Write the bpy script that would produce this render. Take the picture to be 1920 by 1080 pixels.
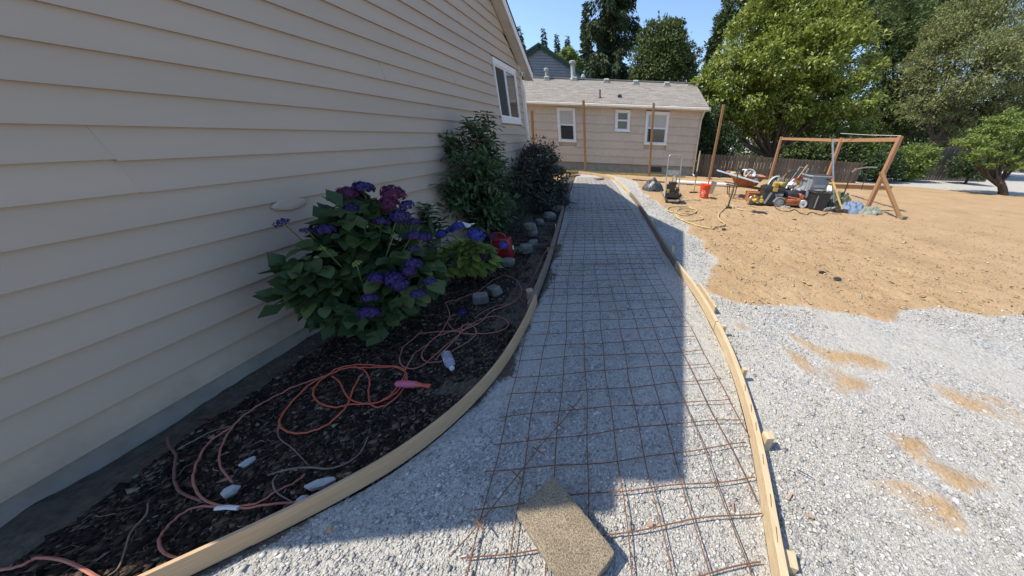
import bpy, math, random
import numpy as np
from mathutils import Vector, Matrix, Euler, Quaternion
random.seed(7); RNG = np.random.default_rng(7)
for o in list(bpy.data.objects): bpy.data.objects.remove(o)
SC = bpy.context.scene; COL = SC.collection
# ------------------------------------------------------------------ camera
F, CX, CY, H = 516., 1161., 550., 1.45
d1 = np.array([24, -293, 516.]); d1 /= np.linalg.norm(d1)
dv = np.array([-36, 895, 516.]); dv -= d1*dv.dot(d1); dv /= np.linalg.norm(dv)
R3 = np.array([np.cross(dv, d1), d1, -dv]); C0 = np.array([0, 0, H])
cd = bpy.data.cameras.new('camera'); cam = bpy.data.objects.new('camera', cd); COL.objects.link(cam)
cd.sensor_fit = 'HORIZONTAL'; cd.sensor_width = 36; cd.lens = F/1920*36
cd.shift_x = (960-CX)/1920; cd.shift_y = (CY-540)/1920
cd.clip_start = .05; cd.clip_end = 600
M = Matrix.Identity(4)
for r in range(3):
    M[r][0] = R3[r][0]; M[r][1] = -R3[r][1]; M[r][2] = -R3[r][2]; M[r][3] = C0[r]
cam.matrix_world = M; SC.camera = cam
# ------------------------------------------------------------------ light
SA, SB = .68, .10                       # shadow run per metre of height, along X and Y
S = Vector((-SA, -SB, 1)).normalized()
ELEV = math.asin(S.z); ROT = math.atan2(S.x, S.y)
w = bpy.data.worlds.new('World'); SC.world = w; w.use_nodes = True
nt = w.node_tree; bg = nt.nodes['Background']; sky = nt.nodes.new('ShaderNodeTexSky')
sky.sky_type = 'NISHITA'; sky.sun_disc = False; sky.sun_elevation = ELEV; sky.sun_rotation = ROT
sky.air_density = 1.0; sky.dust_density = .6; sky.ozone_density = 4.2; sky.altitude = 100
nt.links.new(sky.outputs[0], bg.inputs[0]); bg.inputs[1].default_value = .135
sl = bpy.data.lights.new('sun', 'SUN'); sl.energy = 3.6; sl.angle = math.radians(.53); sl.color = (1, .91, .77)
so = bpy.data.objects.new('sun', sl); COL.objects.link(so); so.location = (-20, -6, 30)
so.rotation_euler = S.to_track_quat('Z', 'Y').to_euler()
SC.view_settings.view_transform = 'Standard'; SC.view_settings.look = 'None'
SC.view_settings.exposure = 0.80; SC.view_settings.gamma = 1; SC.view_settings.use_curve_mapping = False
SC.render.engine = 'CYCLES'
# ------------------------------------------------------------------ helpers
def ray(x, y): return R3 @ np.array([x-CX, y-CY, F])
def G(x, y, z=0.): r = ray(x, y); t = (z-H)/r[2]; return Vector(C0+r*t)      # where a sight line meets the ground
def WX(x, y, X): r = ray(x, y); t = X/r[0]; return Vector(C0+r*t)
def WY(x, y, Y): r = ray(x, y); t = Y/r[1]; return Vector(C0+r*t)

def N(nt, t, **k):
    n = nt.nodes.new(t)
    for a, b in k.items(): setattr(n, a, b)
    return n
def new_mat(name):
    m = bpy.data.materials.new(name); m.use_nodes = True
    return m, m.node_tree, m.node_tree.nodes['Principled BSDF']
def ramp(nt, src, stops):
    r = N(nt, 'ShaderNodeValToRGB'); e = r.color_ramp.elements
    while len(e) < len(stops): e.new(.5)
    for i, (p, c) in enumerate(stops): e[i].position = p; e[i].color = (*c, 1)
    nt.links.new(src, r.inputs[0]); return r.outputs[0]
def noise(nt, scale, detail=6, rough=.6, coord='Object', stretch=None):
    tc = N(nt, 'ShaderNodeTexCoord'); src = tc.outputs[coord]
    if stretch:
        mp = N(nt, 'ShaderNodeMapping'); mp.inputs['Scale'].default_value = stretch
        nt.links.new(src, mp.inputs[0]); src = mp.outputs[0]
    n = N(nt, 'ShaderNodeTexNoise'); n.inputs['Scale'].default_value = scale
    n.inputs['Detail'].default_value = detail; n.inputs['Roughness'].default_value = rough
    nt.links.new(src, n.inputs['Vector']); return n.outputs['Fac']
def bump(nt, b, src, strength=.4, dist=.01, prev=None):
    u = N(nt, 'ShaderNodeBump'); u.inputs['Strength'].default_value = strength; u.inputs['Distance'].default_value = dist
    nt.links.new(src, u.inputs['Height'])
    if prev is not None: nt.links.new(prev, u.inputs['Normal'])
    nt.links.new(u.outputs[0], b.inputs['Normal']); return u.outputs[0]
def mixc(nt, fac, a, b, mode='MIX'):
    m = N(nt, 'ShaderNodeMix', data_type='RGBA', blend_type=mode)
    if isinstance(fac, float): m.inputs[0].default_value = fac
    else: nt.links.new(fac, m.inputs[0])
    for i, v in ((6, a), (7, b)):
        if isinstance(v, tuple): m.inputs[i].default_value = (*v, 1)
        else: nt.links.new(v, m.inputs[i])
    return m.outputs[2]
def mth(nt, op, a, b=None):
    m = N(nt, 'ShaderNodeMath', operation=op)
    for i, v in ((0, a), (1, b)):
        if v is None: continue
        if isinstance(v, (float, int)): m.inputs[i].default_value = v
        else: nt.links.new(v, m.inputs[i])
    return m.outputs[0]
def mat(name, c1, c2=None, scale=20, rough=.8, bs=.3, bscale=None, bd=.005, metal=0, stretch=None, spec=.3, island=0.):
    m, nt, b = new_mat(name); c2 = c2 or tuple(x*.75 for x in c1)
    n = noise(nt, scale, stretch=stretch); col = ramp(nt, n, [(.35, c1), (.65, c2)])
    if island:
        g = N(nt, 'ShaderNodeNewGeometry'); v = mth(nt, 'MULTIPLY_ADD', g.outputs['Random Per Island'], island); 
        nt.nodes[-1].inputs[2].default_value = 1-island/2
        mm = N(nt, 'ShaderNodeVectorMath', operation='SCALE'); nt.links.new(col, mm.inputs[0]); nt.links.new(v, mm.inputs['Scale']); col = mm.outputs[0]
    nt.links.new(col, b.inputs['Base Color'])
    b.inputs['Roughness'].default_value = rough; b.inputs['Metallic'].default_value = metal
    b.inputs['Specular IOR Level'].default_value = spec
    if bs: bump(nt, b, noise(nt, bscale or scale*4, 4, stretch=stretch), bs, bd)
    return m
def objvary(m, amt=.5):
    nt = m.node_tree; b = nt.nodes['Principled BSDF']; l = b.inputs['Base Color'].links[0].from_socket
    o = N(nt, 'ShaderNodeObjectInfo'); v = mth(nt, 'MULTIPLY_ADD', o.outputs['Random'], amt); nt.nodes[-1].inputs[2].default_value = 1-amt/2
    q = N(nt, 'ShaderNodeVectorMath', operation='SCALE'); nt.links.new(l, q.inputs[0]); nt.links.new(v, q.inputs['Scale']); nt.links.new(q.outputs[0], b.inputs['Base Color'])
def leafmat(name, cols, rough=.55, trans=.25, spec=.3, obj=False):
    m, nt, b = new_mat(name)
    if obj: src = N(nt, 'ShaderNodeObjectInfo').outputs['Random']
    else: src = N(nt, 'ShaderNodeNewGeometry').outputs['Random Per Island']
    k = len(cols); col = ramp(nt, src, [(i/(k-1), c) for i, c in enumerate(cols)])
    if obj:
        n = noise(nt, 30); col = mixc(nt, mth(nt, 'MULTIPLY', n, .5), col, tuple(x*.5 for x in cols[0]))
    nt.links.new(col, b.inputs['Base Color']); b.inputs['Roughness'].default_value = rough
    b.inputs['Specular IOR Level'].default_value = spec
    t = N(nt, 'ShaderNodeBsdfTranslucent'); nt.links.new(col, t.inputs[0])
    mx = N(nt, 'ShaderNodeMixShader'); mx.inputs[0].default_value = trans
    nt.links.new(b.outputs[0], mx.inputs[1]); nt.links.new(t.outputs[0], mx.inputs[2])
    nt.links.new(mx.outputs[0], nt.nodes['Material Output'].inputs[0]); return m

def mesh_np(name, V, Fc, m=None, smooth=False):
    """mesh from arrays; faces all of one size"""
    V = np.asarray(V, float); Fc = np.asarray(Fc, int)
    me = bpy.data.meshes.new(name); k = Fc.shape[1]
    me.vertices.add(len(V)); me.vertices.foreach_set('co', V.ravel())
    me.loops.add(Fc.size); me.loops.foreach_set('vertex_index', Fc.ravel())
    me.polygons.add(len(Fc)); me.polygons.foreach_set('loop_start', np.arange(len(Fc))*k)
    me.polygons.foreach_set('loop_total', np.full(len(Fc), k))
    if smooth: me.polygons.foreach_set('use_smooth', np.ones(len(Fc), bool))
    me.update(calc_edges=True)
    if m: me.materials.append(m)
    return me
def link(name, me, parent=None, loc=None, rot=None, scale=None, mw=None):
    o = bpy.data.objects.new(name, me); COL.objects.link(o)
    if parent: o.parent = parent
    if mw is not None: o.matrix_basis = mw
    else:
        if loc is not None: o.location = loc
        if rot is not None: o.rotation_euler = rot
        if scale is not None: o.scale = scale if hasattr(scale, '__len__') else (scale,)*3
    return o
class MB:
    def __init__(s): s.v = []; s.f = []
    def add(s, vs, fs):
        k = len(s.v); s.v += [Vector(v) for v in vs]; s.f += [[i+k for i in f] for f in fs]; return s
    def box(s, c, size, rot=(0, 0, 0), taper=1., b=0.):
        R = Euler(rot).to_matrix() if not isinstance(rot, Matrix) else rot
        x, y, z = [q/2 for q in size]; c = Vector(c); b = min(b, x*.9, y*.9)
        vs = []
        for zz, t in ((-z, 1.), (z, taper)):
            X, Y = x*t, y*t
            if b: pts = [(-X+b, -Y), (X-b, -Y), (X, -Y+b), (X, Y-b), (X-b, Y), (-X+b, Y), (-X, Y-b), (-X, -Y+b)]
            else: pts = [(-X, -Y), (X, -Y), (X, Y), (-X, Y)]
            vs += [c+R@Vector((p[0], p[1], zz)) for p in pts]
        n = len(vs)//2
        fs = [[i, (i+1) % n, (i+1) % n+n, i+n] for i in range(n)]+[list(range(n))[::-1], list(range(n, 2*n))]
        return s.add(vs, fs)
    def beam(s, a, b, wd, th, up=(0, 0, 1)):
        a, b = Vector(a), Vector(b); d = (b-a); L = d.length; d.normalize()
        u = Vector(up); sx = d.cross(u)
        if sx.length < 1e-3: sx = d.cross(Vector((1, 0, 0)))
        sx.normalize(); u = sx.cross(d)
        R = Matrix((sx, d, u)).transposed()
        return s.box((a+b)/2, (wd, L, th), R)
    def tube(s, pts, r, n=6, caps=True):
        pts = [Vector(p) for p in pts]; k = len(pts)
        if k < 2: return s
        rs = list(r) if hasattr(r, '__len__') else [r]*k
        base = len(s.v); up = None
        for i, p in enumerate(pts):
            d = (pts[min(i+1, k-1)]-pts[max(i-1, 0)])
            if d.length < 1e-9: d = Vector((0, 0, 1))
            d.normalize()
            if up is None: up = d.orthogonal().normalized()
            up = up-d*up.dot(d)
            if up.length < 1e-4: up = d.orthogonal()
            up.normalize(); sd = d.cross(up)
            for j in range(n):
                a = 2*math.pi*j/n; s.v.append(p+(up*math.cos(a)+sd*math.sin(a))*rs[i])
        for i in range(k-1):
            for j in range(n):
                a = base+i*n+j; b = base+i*n+(j+1) % n; s.f.append([a, b, b+n, a+n])
        if caps: s.f.append([base+j for j in range(n)][::-1]); s.f.append([base+(k-1)*n+j for j in range(n)])
        return s
    def lathe(s, c, prof, n=16, rot=(0, 0, 0), sc=(1, 1)):
        R = Euler(rot).to_matrix(); c = Vector(c); base = len(s.v)
        for r, z in prof:
            for j in range(n):
                a = 2*math.pi*j/n; s.v.append(c+R@Vector((r*math.cos(a)*sc[0], r*math.sin(a)*sc[1], z)))
        for i in range(len(prof)-1):
            for j in range(n):
                a = base+i*n+j; b = base+i*n+(j+1) % n; s.f.append([a, b, b+n, a+n])
        s.f.append([base+j for j in range(n)][::-1]); s.f.append([base+(len(prof)-1)*n+j for j in range(n)])
        return s
    def rock(s, c, size, rot=(0, 0, 0), seed=0, j=.18, n=7):
        rr = random.Random(seed); R = Euler(rot).to_matrix(); c = Vector(c); base = len(s.v); L = 6
        for i in range(L+1):
            ph = -math.pi/2+math.pi*i/L; q = abs(math.cos(ph))**.55; zz = math.copysign(abs(math.sin(ph))**.6, math.sin(ph))
            for k in range(n):
                a = 2*math.pi*k/n+.3*seed; f = 1+rr.uniform(-j, j)
                s.v.append(c+R@Vector((math.cos(a)*q*f*size[0]/2, math.sin(a)*q*f*size[1]/2, zz*size[2]/2*(1+rr.uniform(-j, j)*.5))))
        for i in range(L):
            for k in range(n):
                a = base+i*n+k; b = base+i*n+(k+1) % n; s.f.append([a, b, b+n, a+n])
        s.f.append([base+k for k in range(n)][::-1]); s.f.append([base+L*n+k for k in range(n)]); return s
    def build(s, name, m, parent=None, smooth=False, bevel=0, off=None, angle=35):
        me = bpy.data.meshes.new(name)
        of = Vector(off) if off is not None else Vector((0, 0, 0))
        me.from_pydata([tuple(v-of) for v in s.v], [], s.f); me.materials.append(m)
        o = bpy.data.objects.new(name, me); COL.objects.link(o)
        if parent: o.parent = parent
        if smooth:
            me.polygons.foreach_set('use_smooth', [True]*len(me.polygons))
            try: me.set_sharp_from_angle(angle=math.radians(angle))
            except Exception: pass
        if bevel:
            b = o.modifiers.new('bevel', 'BEVEL'); b.width = bevel; b.segments = 2; b.limit_method = 'ANGLE'
        return o
def tag(o, label=None, cat=None, group=None, kind=None):
    for k, v in (('label', label), ('category', cat), ('group', group), ('kind', kind)):
        if v: o[k] = v
    return o
def thing(name, loc, label, cat, group=None, rz=0):
    o = bpy.data.objects.new(name, None); COL.objects.link(o); o.location = loc; o.rotation_euler = (0, 0, rz)
    o.empty_display_size = .1; return tag(o, label, cat, group)
def spline(pts, n=8):
    P = [Vector(p) for p in pts]; out = []
    for i in range(len(P)-1):
        a = P[max(i-1, 0)]; b = P[i]; c = P[i+1]; d = P[min(i+2, len(P)-1)]
        for k in range(n):
            t = k/n; out.append(.5*((2*b)+(c-a)*t+(2*a-5*b+4*c-d)*t*t+(3*b-a-3*c+d)*t**3))
    out.append(P[-1]); return out
def interp(pts):
    a = sorted(pts, key=lambda p: p[1]); ys = [p[1] for p in a]; xs = [p[0] for p in a]
    ys = np.array(ys); xs = np.array(xs); yy = np.linspace(ys[0], ys[-1], 200); xx = np.interp(yy, ys, xs)
    k = np.ones(11)/11; xp = np.pad(xx, 5, mode='reflect', reflect_type='odd'); xs2 = np.convolve(xp, k, 'valid')
    return lambda y: np.interp(y, yy, xs2)
LPT = [(-2.3, -.6), (-2.0, 0), (-1.65, .25), (-1.40, .36), (-1.18, .52), (-1.03, .71), (-.87, 1.07), (-.82, 1.32), (-.80, 1.6), (-.81, 1.82), (-.84, 2.23), (-.95, 3.23), (-1.2, 4.9), (-1.49, 6.72), (-1.73, 8.5), (-1.97, 10.3), (-2.3, 12.9)]
RPT = [(.5, -.6), (.57, .2), (.61, .41), (.72, .76), (.75, .96), (.79, 1.28), (.81, 1.44), (.815, 1.86), (.77, 2.55), (.66, 3.13), (.57, 3.81), (.42, 5.17), (.17, 7.32), (-.07, 8.7), (-.25, 9.8), (-.5, 11.), (-.8, 11.7), (-1.25, 12.3), (-1.9, 12.75), (-2.28, 12.95)]
LF = interp(LPT); RF = interp(RPT)
def vnoise(x, y, s, seed=0):
    """cheap smooth value noise, vectorised"""
    x = np.asarray(x)*s+seed*17.3; y = np.asarray(y)*s+seed*7.7
    xi = np.floor(x).astype(int); yi = np.floor(y).astype(int); fx = x-xi; fy = y-yi
    fx = fx*fx*(3-2*fx); fy = fy*fy*(3-2*fy)
    def h(a, b): 
        q = np.sin(a*127.1+b*311.7+seed*74.7)*43758.5453; return q-np.floor(q)
    return (h(xi, yi)*(1-fx)+h(xi+1, yi)*fx)*(1-fy)+(h(xi, yi+1)*(1-fx)+h(xi+1, yi+1)*fx)*fy
def fbm(x, y, s, seed=0, o=4):
    t = 0; a = .5
    for i in range(o): t = t+a*vnoise(x, y, s*2**i, seed+i); a /= 2
    return t
def inpoly(x, y, P):
    c = np.zeros(np.shape(x), bool); n = len(P)
    for i in range(n):
        x1, y1 = P[i]; x2, y2 = P[(i+1) % n]
        if y1 == y2: continue
        k = ((y1 > y) != (y2 > y)) & (x < (x2-x1)*(y-y1)/(y2-y1)+x1); c ^= k
    return c
# ------------------------------------------------------------------ materials
woodN = lambda name, a, b, st=(30, 3, 30), r=.75: mat(name, a, b, 3, r, .25, 8, .003, stretch=st)
M_ply = mat('pale_plywood', (.52, .36, .215), (.43, .29, .17), 4, .7, .2, 9, .003, stretch=(2, 2, 25))
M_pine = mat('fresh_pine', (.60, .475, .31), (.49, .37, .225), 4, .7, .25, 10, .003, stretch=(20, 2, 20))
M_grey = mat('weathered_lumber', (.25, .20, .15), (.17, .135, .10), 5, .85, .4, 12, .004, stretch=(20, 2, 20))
M_cedar = mat('reddish_cedar', (.42, .225, .12), (.29, .15, .08), 5, .7, .3, 12, .004, stretch=(14, 14, 1.2))
M_post = mat('treated_post_wood', (.34, .19, .085), (.22, .12, .055), 5, .75, .3, 12, .004, stretch=(16, 16, 1.2))
M_siding = mat('beige_siding_paint', (.48, .395, .315), (.445, .365, .29), 2.2, .55, .12, 160, .0015, stretch=(1, .25, 1))
M_trim = mat('white_trim', (.78, .76, .73), (.70, .68, .65), 8, .5, .1, 40, .002)
M_cream = mat('cream_trim', (.60, .545, .46), (.52, .47, .40), 6, .6, .15, 40, .002)
M_shake = mat('beige_shake_paint', (.58, .485, .375), (.50, .415, .32), 3, .75, .5, 9, .006, stretch=(14, 14, .8))
M_conc = mat('concrete_foundation', (.36, .33, .285), (.27, .25, .215), 6, .9, .5, 120, .004)
M_block, nt_, b_ = new_mat('rough_concrete')
c_ = ramp(nt_, noise(nt_, 14, 6), [(.3, (.40, .325, .23)), (.7, (.30, .24, .165))]); g_ = ramp(nt_, noise(nt_, 190, 3, .8), [(.36, (.35, .33, .3)), (.5, (1, 1, 1)), (.66, (1.7, 1.65, 1.55))])
nt_.links.new(mixc(nt_, 1., c_, g_, 'MULTIPLY'), b_.inputs['Base Color']); b_.inputs['Roughness'].default_value = .95; bump(nt_, b_, noise(nt_, 150, 4, .8), 1., .012)
M_rust = mat('rusty_wire', (.12, .06, .035), (.21, .10, .05), 30, .8, .3, 200, .001)
M_glass = mat('dark_window_glass', (.02, .022, .025), (.035, .038, .04), 1.5, .06, 0, spec=.8)
M_curt = mat('pale_curtain', (.50, .50, .45), (.40, .41, .38), 4, .8, .4, 6, .01, stretch=(12, 12, .6))
M_screen = mat('insect_screen', (.07, .07, .07), (.055, .055, .055), 90, .9, .1)
M_black = mat('black_plastic', (.022, .022, .024), (.035, .035, .036), 12, .45, .1, spec=.5)
M_dkmetal = mat('dark_steel', (.06, .055, .05), (.10, .08, .06), 20, .5, .2, metal=.6)
M_grymetal = mat('galvanised_steel', (.48, .49, .50), (.36, .37, .38), 15, .4, .1, metal=.8)
M_greypl = mat('grey_plastic', (.28, .30, .32), (.23, .245, .26), 5, .5, .1, spec=.5)
M_yellow = mat('yellow_plastic', (.52, .36, .06), (.38, .26, .06), 10, .45, .1, spec=.5)
M_orange = mat('orange_paint', (.50, .16, .06), (.36, .12, .05), 8, .45, .15, spec=.5)
M_rustor = mat('worn_orange_tub', (.48, .185, .06), (.36, .13, .045), 7, .6, .2)
M_bucket = mat('orange_bucket_plastic', (.78, .075, .02), (.68, .06, .015), 8, .4, .05, spec=.5)
M_white = mat('white_plastic', (.75, .75, .74), (.66, .66, .65), 10, .5, .1)
M_blue = mat('light_blue_paint', (.16, .42, .66), (.12, .33, .56), 9, .5, .1)
M_navy = mat('blue_tarp_cloth', (.19, .25, .36), (.13, .18, .27), 9, .7, .5, 20, .02)
M_olive = mat('olive_canvas', (.13, .14, .09), (.08, .09, .06), 9, .85, .6, 20, .02)
M_gtarp = mat('grey_green_cloth', (.28, .29, .23), (.2, .21, .17), 9, .85, .6, 20, .02)
M_bag = mat('black_bin_bag', (.05, .052, .056), (.08, .08, .085), 9, .35, .6, 18, .02, spec=.6)
M_red = mat('red_paint', (.40, .03, .03), (.32, .022, .022), 9, .5, .1, spec=.5)
M_gas = mat('red_jerrycan_plastic', (.24, .010, .016), (.19, .008, .012), 8, .4, .08, spec=.5)
M_rubber = mat('rubber', (.03, .03, .03), (.045, .045, .045), 20, .8, .2)
M_hose = mat('cream_hose', (.52, .41, .22), (.43, .33, .17), 30, .6, .1)
M_cord = mat('orange_cord_jacket', (.62, .13, .07), (.52, .105, .06), 15, .5, .1, spec=.5)
M_cord2 = mat('dusty_pink_cord_jacket', (.46, .18, .13), (.38, .14, .10), 12, .6, .1)
M_cord3 = mat('brown_cord_jacket', (.22, .11, .09), (.17, .085, .07), 12, .6, .1)
M_bark = mat('bark', (.10, .075, .055), (.055, .04, .03), 9, .95, .8, 20, .03, stretch=(4, 4, 1))
M_bark2 = mat('pale_bark', (.20, .15, .10), (.12, .09, .06), 9, .95, .8, 20, .03, stretch=(4, 4, 1))
M_stone = mat('garden_stone', (.20, .19, .17), (.12, .115, .11), 9, .9, .7, 40, .006)
M_wrock = mat('white_rock', (.48, .48, .47), (.33, .33, .33), 14, .85, .6, 60, .004)
M_twig = mat('dry_twig', (.26, .20, .15), (.17, .13, .10), 20, .9, .3)
M_fence = mat('weathered_picket_wood', (.15, .12, .09), (.085, .07, .052), 3, .9, .5, 14, .004, stretch=(12, 12, 1))
objvary(M_fence, .6); objvary(M_shake, .10); objvary(M_siding, .04)
nt_ = M_siding.node_tree; b_ = nt_.nodes['Principled BSDF']; l_ = b_.inputs['Base Color'].links[0].from_socket
tc_ = N(nt_, 'ShaderNodeTexCoord'); sp_ = N(nt_, 'ShaderNodeSeparateXYZ'); nt_.links.new(tc_.outputs['Object'], sp_.inputs[0])
h_ = mth(nt_, 'MULTIPLY_ADD', noise(nt_, 5, 8, .7), .55); nt_.nodes[-1].inputs[2].default_value = -.1
k_ = mth(nt_, 'SUBTRACT', h_, mth(nt_, 'MULTIPLY', sp_.outputs[2], .9))
dirt_ = ramp(nt_, k_, [(.0, (0, 0, 0)), (.22, (.45, .45, .45))]); st_ = ramp(nt_, noise(nt_, 1.1, 7, .7), [(.56, (0, 0, 0)), (.75, (.22, .22, .22))])
l_ = mixc(nt_, st_, l_, (.36, .31, .26)); nt_.links.new(mixc(nt_, dirt_, l_, (.20, .15, .10)), b_.inputs['Base Color'])
M_roof = mat('grey_asphalt_shingle', (.38, .345, .30), (.29, .26, .225), 14, .95, .5, 60, .004, island=.28)
M_roofd = mat('dark_roof', (.14, .13, .12), (.09, .085, .08), 6, .95, .4, 60, .004)
M_gray_sid = mat('blue_grey_siding', (.20, .22, .24), (.165, .18, .20), 3, .7, .1)
M_green = mat('dark_green_trim', (.02, .055, .038), (.015, .045, .03), 5, .6, .1)
M_vent = mat('roof_vent_metal', (.34, .36, .33), (.24, .25, .23), 10, .6, .1)
# leaves
L_mag = leafmat('broad_bright_leaf', [(.13, .17, .03), (.25, .30, .05), (.18, .23, .035), (.38, .42, .11)], .42, .3, .45)
L_dark = leafmat('dark_glossy_leaf', [(.03, .055, .02), (.055, .09, .03), (.04, .07, .022)], .45, .2, .4)
L_olive = leafmat('olive_small_leaf', [(.14, .16, .06), (.23, .25, .10), (.175, .20, .075), (.31, .32, .15)], .6, .25)
L_fir = leafmat('fir_needles', [(.035, .058, .025), (.06, .085, .035), (.045, .07, .03)], .7, .15)
L_mid = leafmat('mid_green_leaf', [(.06, .095, .03), (.10, .14, .04), (.13, .15, .055)], .55, .25)
L_lime = leafmat('lime_leaf', [(.13, .19, .04), (.19, .26, .06), (.23, .29, .08)], .55, .3)
L_bg = leafmat('woodland_leaf', [(.045, .07, .025), (.08, .11, .04), (.06, .09, .03)], .6, .2)
L_hyd = leafmat('hydrangea_leaf', [(.06, .10, .035), (.10, .15, .05), (.075, .12, .04), (.14, .19, .055)], .5, .2, .35, obj=True)
L_hyd2 = leafmat('yellow_green_hydrangea_leaf', [(.10, .18, .035), (.16, .25, .045), (.22, .29, .05), (.26, .28, .06)], .5, .3, .35, obj=True)
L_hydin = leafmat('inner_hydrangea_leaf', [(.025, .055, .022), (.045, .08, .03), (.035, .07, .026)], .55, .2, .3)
L_tall = leafmat('butterfly_bush_leaf', [(.09, .14, .06), (.13, .19, .085), (.11, .165, .075)], .55, .25, .3, obj=True)
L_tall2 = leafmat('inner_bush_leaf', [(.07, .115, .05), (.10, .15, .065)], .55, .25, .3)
L_purp = leafmat('dusky_purple_leaf', [(.03, .042, .028), (.055, .068, .045), (.045, .038, .042), (.085, .10, .07)], .45, .15, .4)
L_lav = leafmat('grey_green_sprig', [(.07, .10, .07), (.10, .13, .09)], .7, .2)
L_grass = leafmat('dry_grass', [(.46, .36, .13), (.36, .33, .11), (.52, .43, .2)], .8, .3)
P_blue = leafmat('blue_petal', [(.045, .06, .30), (.09, .11, .44), (.05, .05, .28)], .6, .3)
P_indigo = leafmat('indigo_petal', [(.035, .022, .10), (.065, .045, .17), (.045, .026, .12)], .6, .3)
P_mag = leafmat('magenta_petal', [(.085, .014, .055), (.13, .03, .09), (.06, .012, .05)], .6, .3)
P_bud = leafmat('green_bud', [(.22, .29, .09), (.30, .36, .13)], .6, .3)
# ================================================================== GROUND
def ground_mat():
    m, nt, b = new_mat('yard_surface')
    at = N(nt, 'ShaderNodeAttribute', attribute_name='mask')
    sep = N(nt, 'ShaderNodeSeparateColor'); nt.links.new(at.outputs['Color'], sep.inputs[0])
    # sand
    n1 = noise(nt, 1.3, 8, .65); n2 = noise(nt, 55, 5, .7)
    sand = ramp(nt, n1, [(.3, (.45, .32, .19)), (.55, (.395, .275, .155)), (.75, (.31, .21, .115))])
    grain = ramp(nt, n2, [(.3, (.62, .6, .58)), (.55, (1, 1, 1)), (.75, (1.15, 1.12, 1.1))])
    sand = mixc(nt, .8, sand, grain, 'MULTIPLY')
    # gravel
    tc = N(nt, 'ShaderNodeTexCoord'); v = N(nt, 'ShaderNodeTexVoronoi'); v.inputs['Scale'].default_value = 75
    nt.links.new(tc.outputs['Object'], v.inputs['Vector'])
    g1 = ramp(nt, v.outputs['Color'], [(.1, (.17, .17, .17)), (.5, (.41, .41, .40)), (.9, (.58, .58, .56))])
    v2 = N(nt, 'ShaderNodeTexVoronoi', feature='DISTANCE_TO_EDGE'); v2.inputs['Scale'].default_value = 75
    nt.links.new(tc.outputs['Object'], v2.inputs['Vector'])
    fines = ramp(nt, n2, [(.3, (.41, .395, .355)), (.7, (.51, .49, .44))])
    fm = ramp(nt, noise(nt, 1.7, 6, .6), [(.32, (0, 0, 0)), (.54, (1, 1, 1))])
    grav = mixc(nt, mth(nt, 'MULTIPLY', fm, .75), g1, fines)
    # soil
    soil = ramp(nt, noise(nt, 30, 8, .75), [(.3, (.012, .009, .007)), (.6, (.035, .026, .019)), (.8, (.075, .055, .04))])
    soil2 = ramp(nt, noise(nt, 22, 8, .7), [(.3, (.07, .055, .042)), (.7, (.16, .13, .10))])
    # edges broken by noise
    e = mth(nt, 'MULTIPLY_ADD', noise(nt, 45, 4, .7), .7); nt.nodes[-1].inputs[2].default_value = -.35
    def cut(ch): 
        s = mth(nt, 'ADD', sep.outputs[ch], e); return ramp(nt, s, [(.42, (0, 0, 0)), (.58, (1, 1, 1))] if ch else [(.15, (0, 0, 0)), (.75, (1, 1, 1))])
    col = mixc(nt, cut(0), sand, grav)
    col = mixc(nt, cut(1), col, soil); col = mixc(nt, cut(2), col, soil2)
    nt.links.new(col, b.inputs['Base Color']); b.inputs['Roughness'].default_value = .95
    b.inputs['Specular IOR Level'].default_value = .15
    p = bump(nt, b, noise(nt, 60, 6, .75), .55, .012)
    ve = ramp(nt, v2.outputs['Distance'], [(0, (0, 0, 0)), (.25, (1, 1, 1))])
    p = bump(nt, b, mixc(nt, sep.outputs[0], (.5, .5, .5), ve), .5, .008, p)
    p = bump(nt, b, noise(nt, 17, 4, .65), .6, .035, p)
    bump(nt, b, noise(nt, 5, 5, .6), .6, .03, p)
    return m
M_yard = ground_mat()
def setmask(me, mask):
    a = me.color_attributes.new('mask', 'FLOAT_COLOR', 'POINT')
    a.data.foreach_set('color', np.c_[mask, np.ones(len(mask))].ravel())
def gridmesh(name, X, Y, Z, mask, kind='structure'):
    nr, nc = X.shape; V = np.c_[X.ravel(), Y.ravel(), Z.ravel()]
    i = np.arange(nr*nc).reshape(nr, nc)
    Fc = np.c_[i[:-1, :-1].ravel(), i[:-1, 1:].ravel(), i[1:, 1:].ravel(), i[1:, :-1].ravel()]
    me = mesh_np(name, V, Fc, M_yard, True); setmask(me, mask); o = link(name, me); return tag(o, kind=kind)
EDGE = [(-1.1, 13.3), (-.15, 12.0), (.15, 11.0), (.35, 9.6), (.55, 8.2), (.81, 7.08), (1.08, 5.9), (1.16, 5.25), (1.05, 4.85), (1.22, 4.4), (1.25, 3.99), (1.2, 3.5), (1.1, 3.21), (.95, 2.9), (1.0, 2.65), (1.15, 2.5), (1.53, 2.45), (1.89, 2.42), (2.19, 2.30), (2.5, 2.31), (3.05, 2.53), (3.32, 2.58), (3.74, 2.51), (4.11, 2.51), (6, 2.4), (30, 2.2), (30, 30), (-1.1, 30)]
DRIVE = [(12.3, 13.2), (17, 11.2), (24, 9.5), (40, 9), (40, 40), (9, 40), (9, 14.3)]
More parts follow.
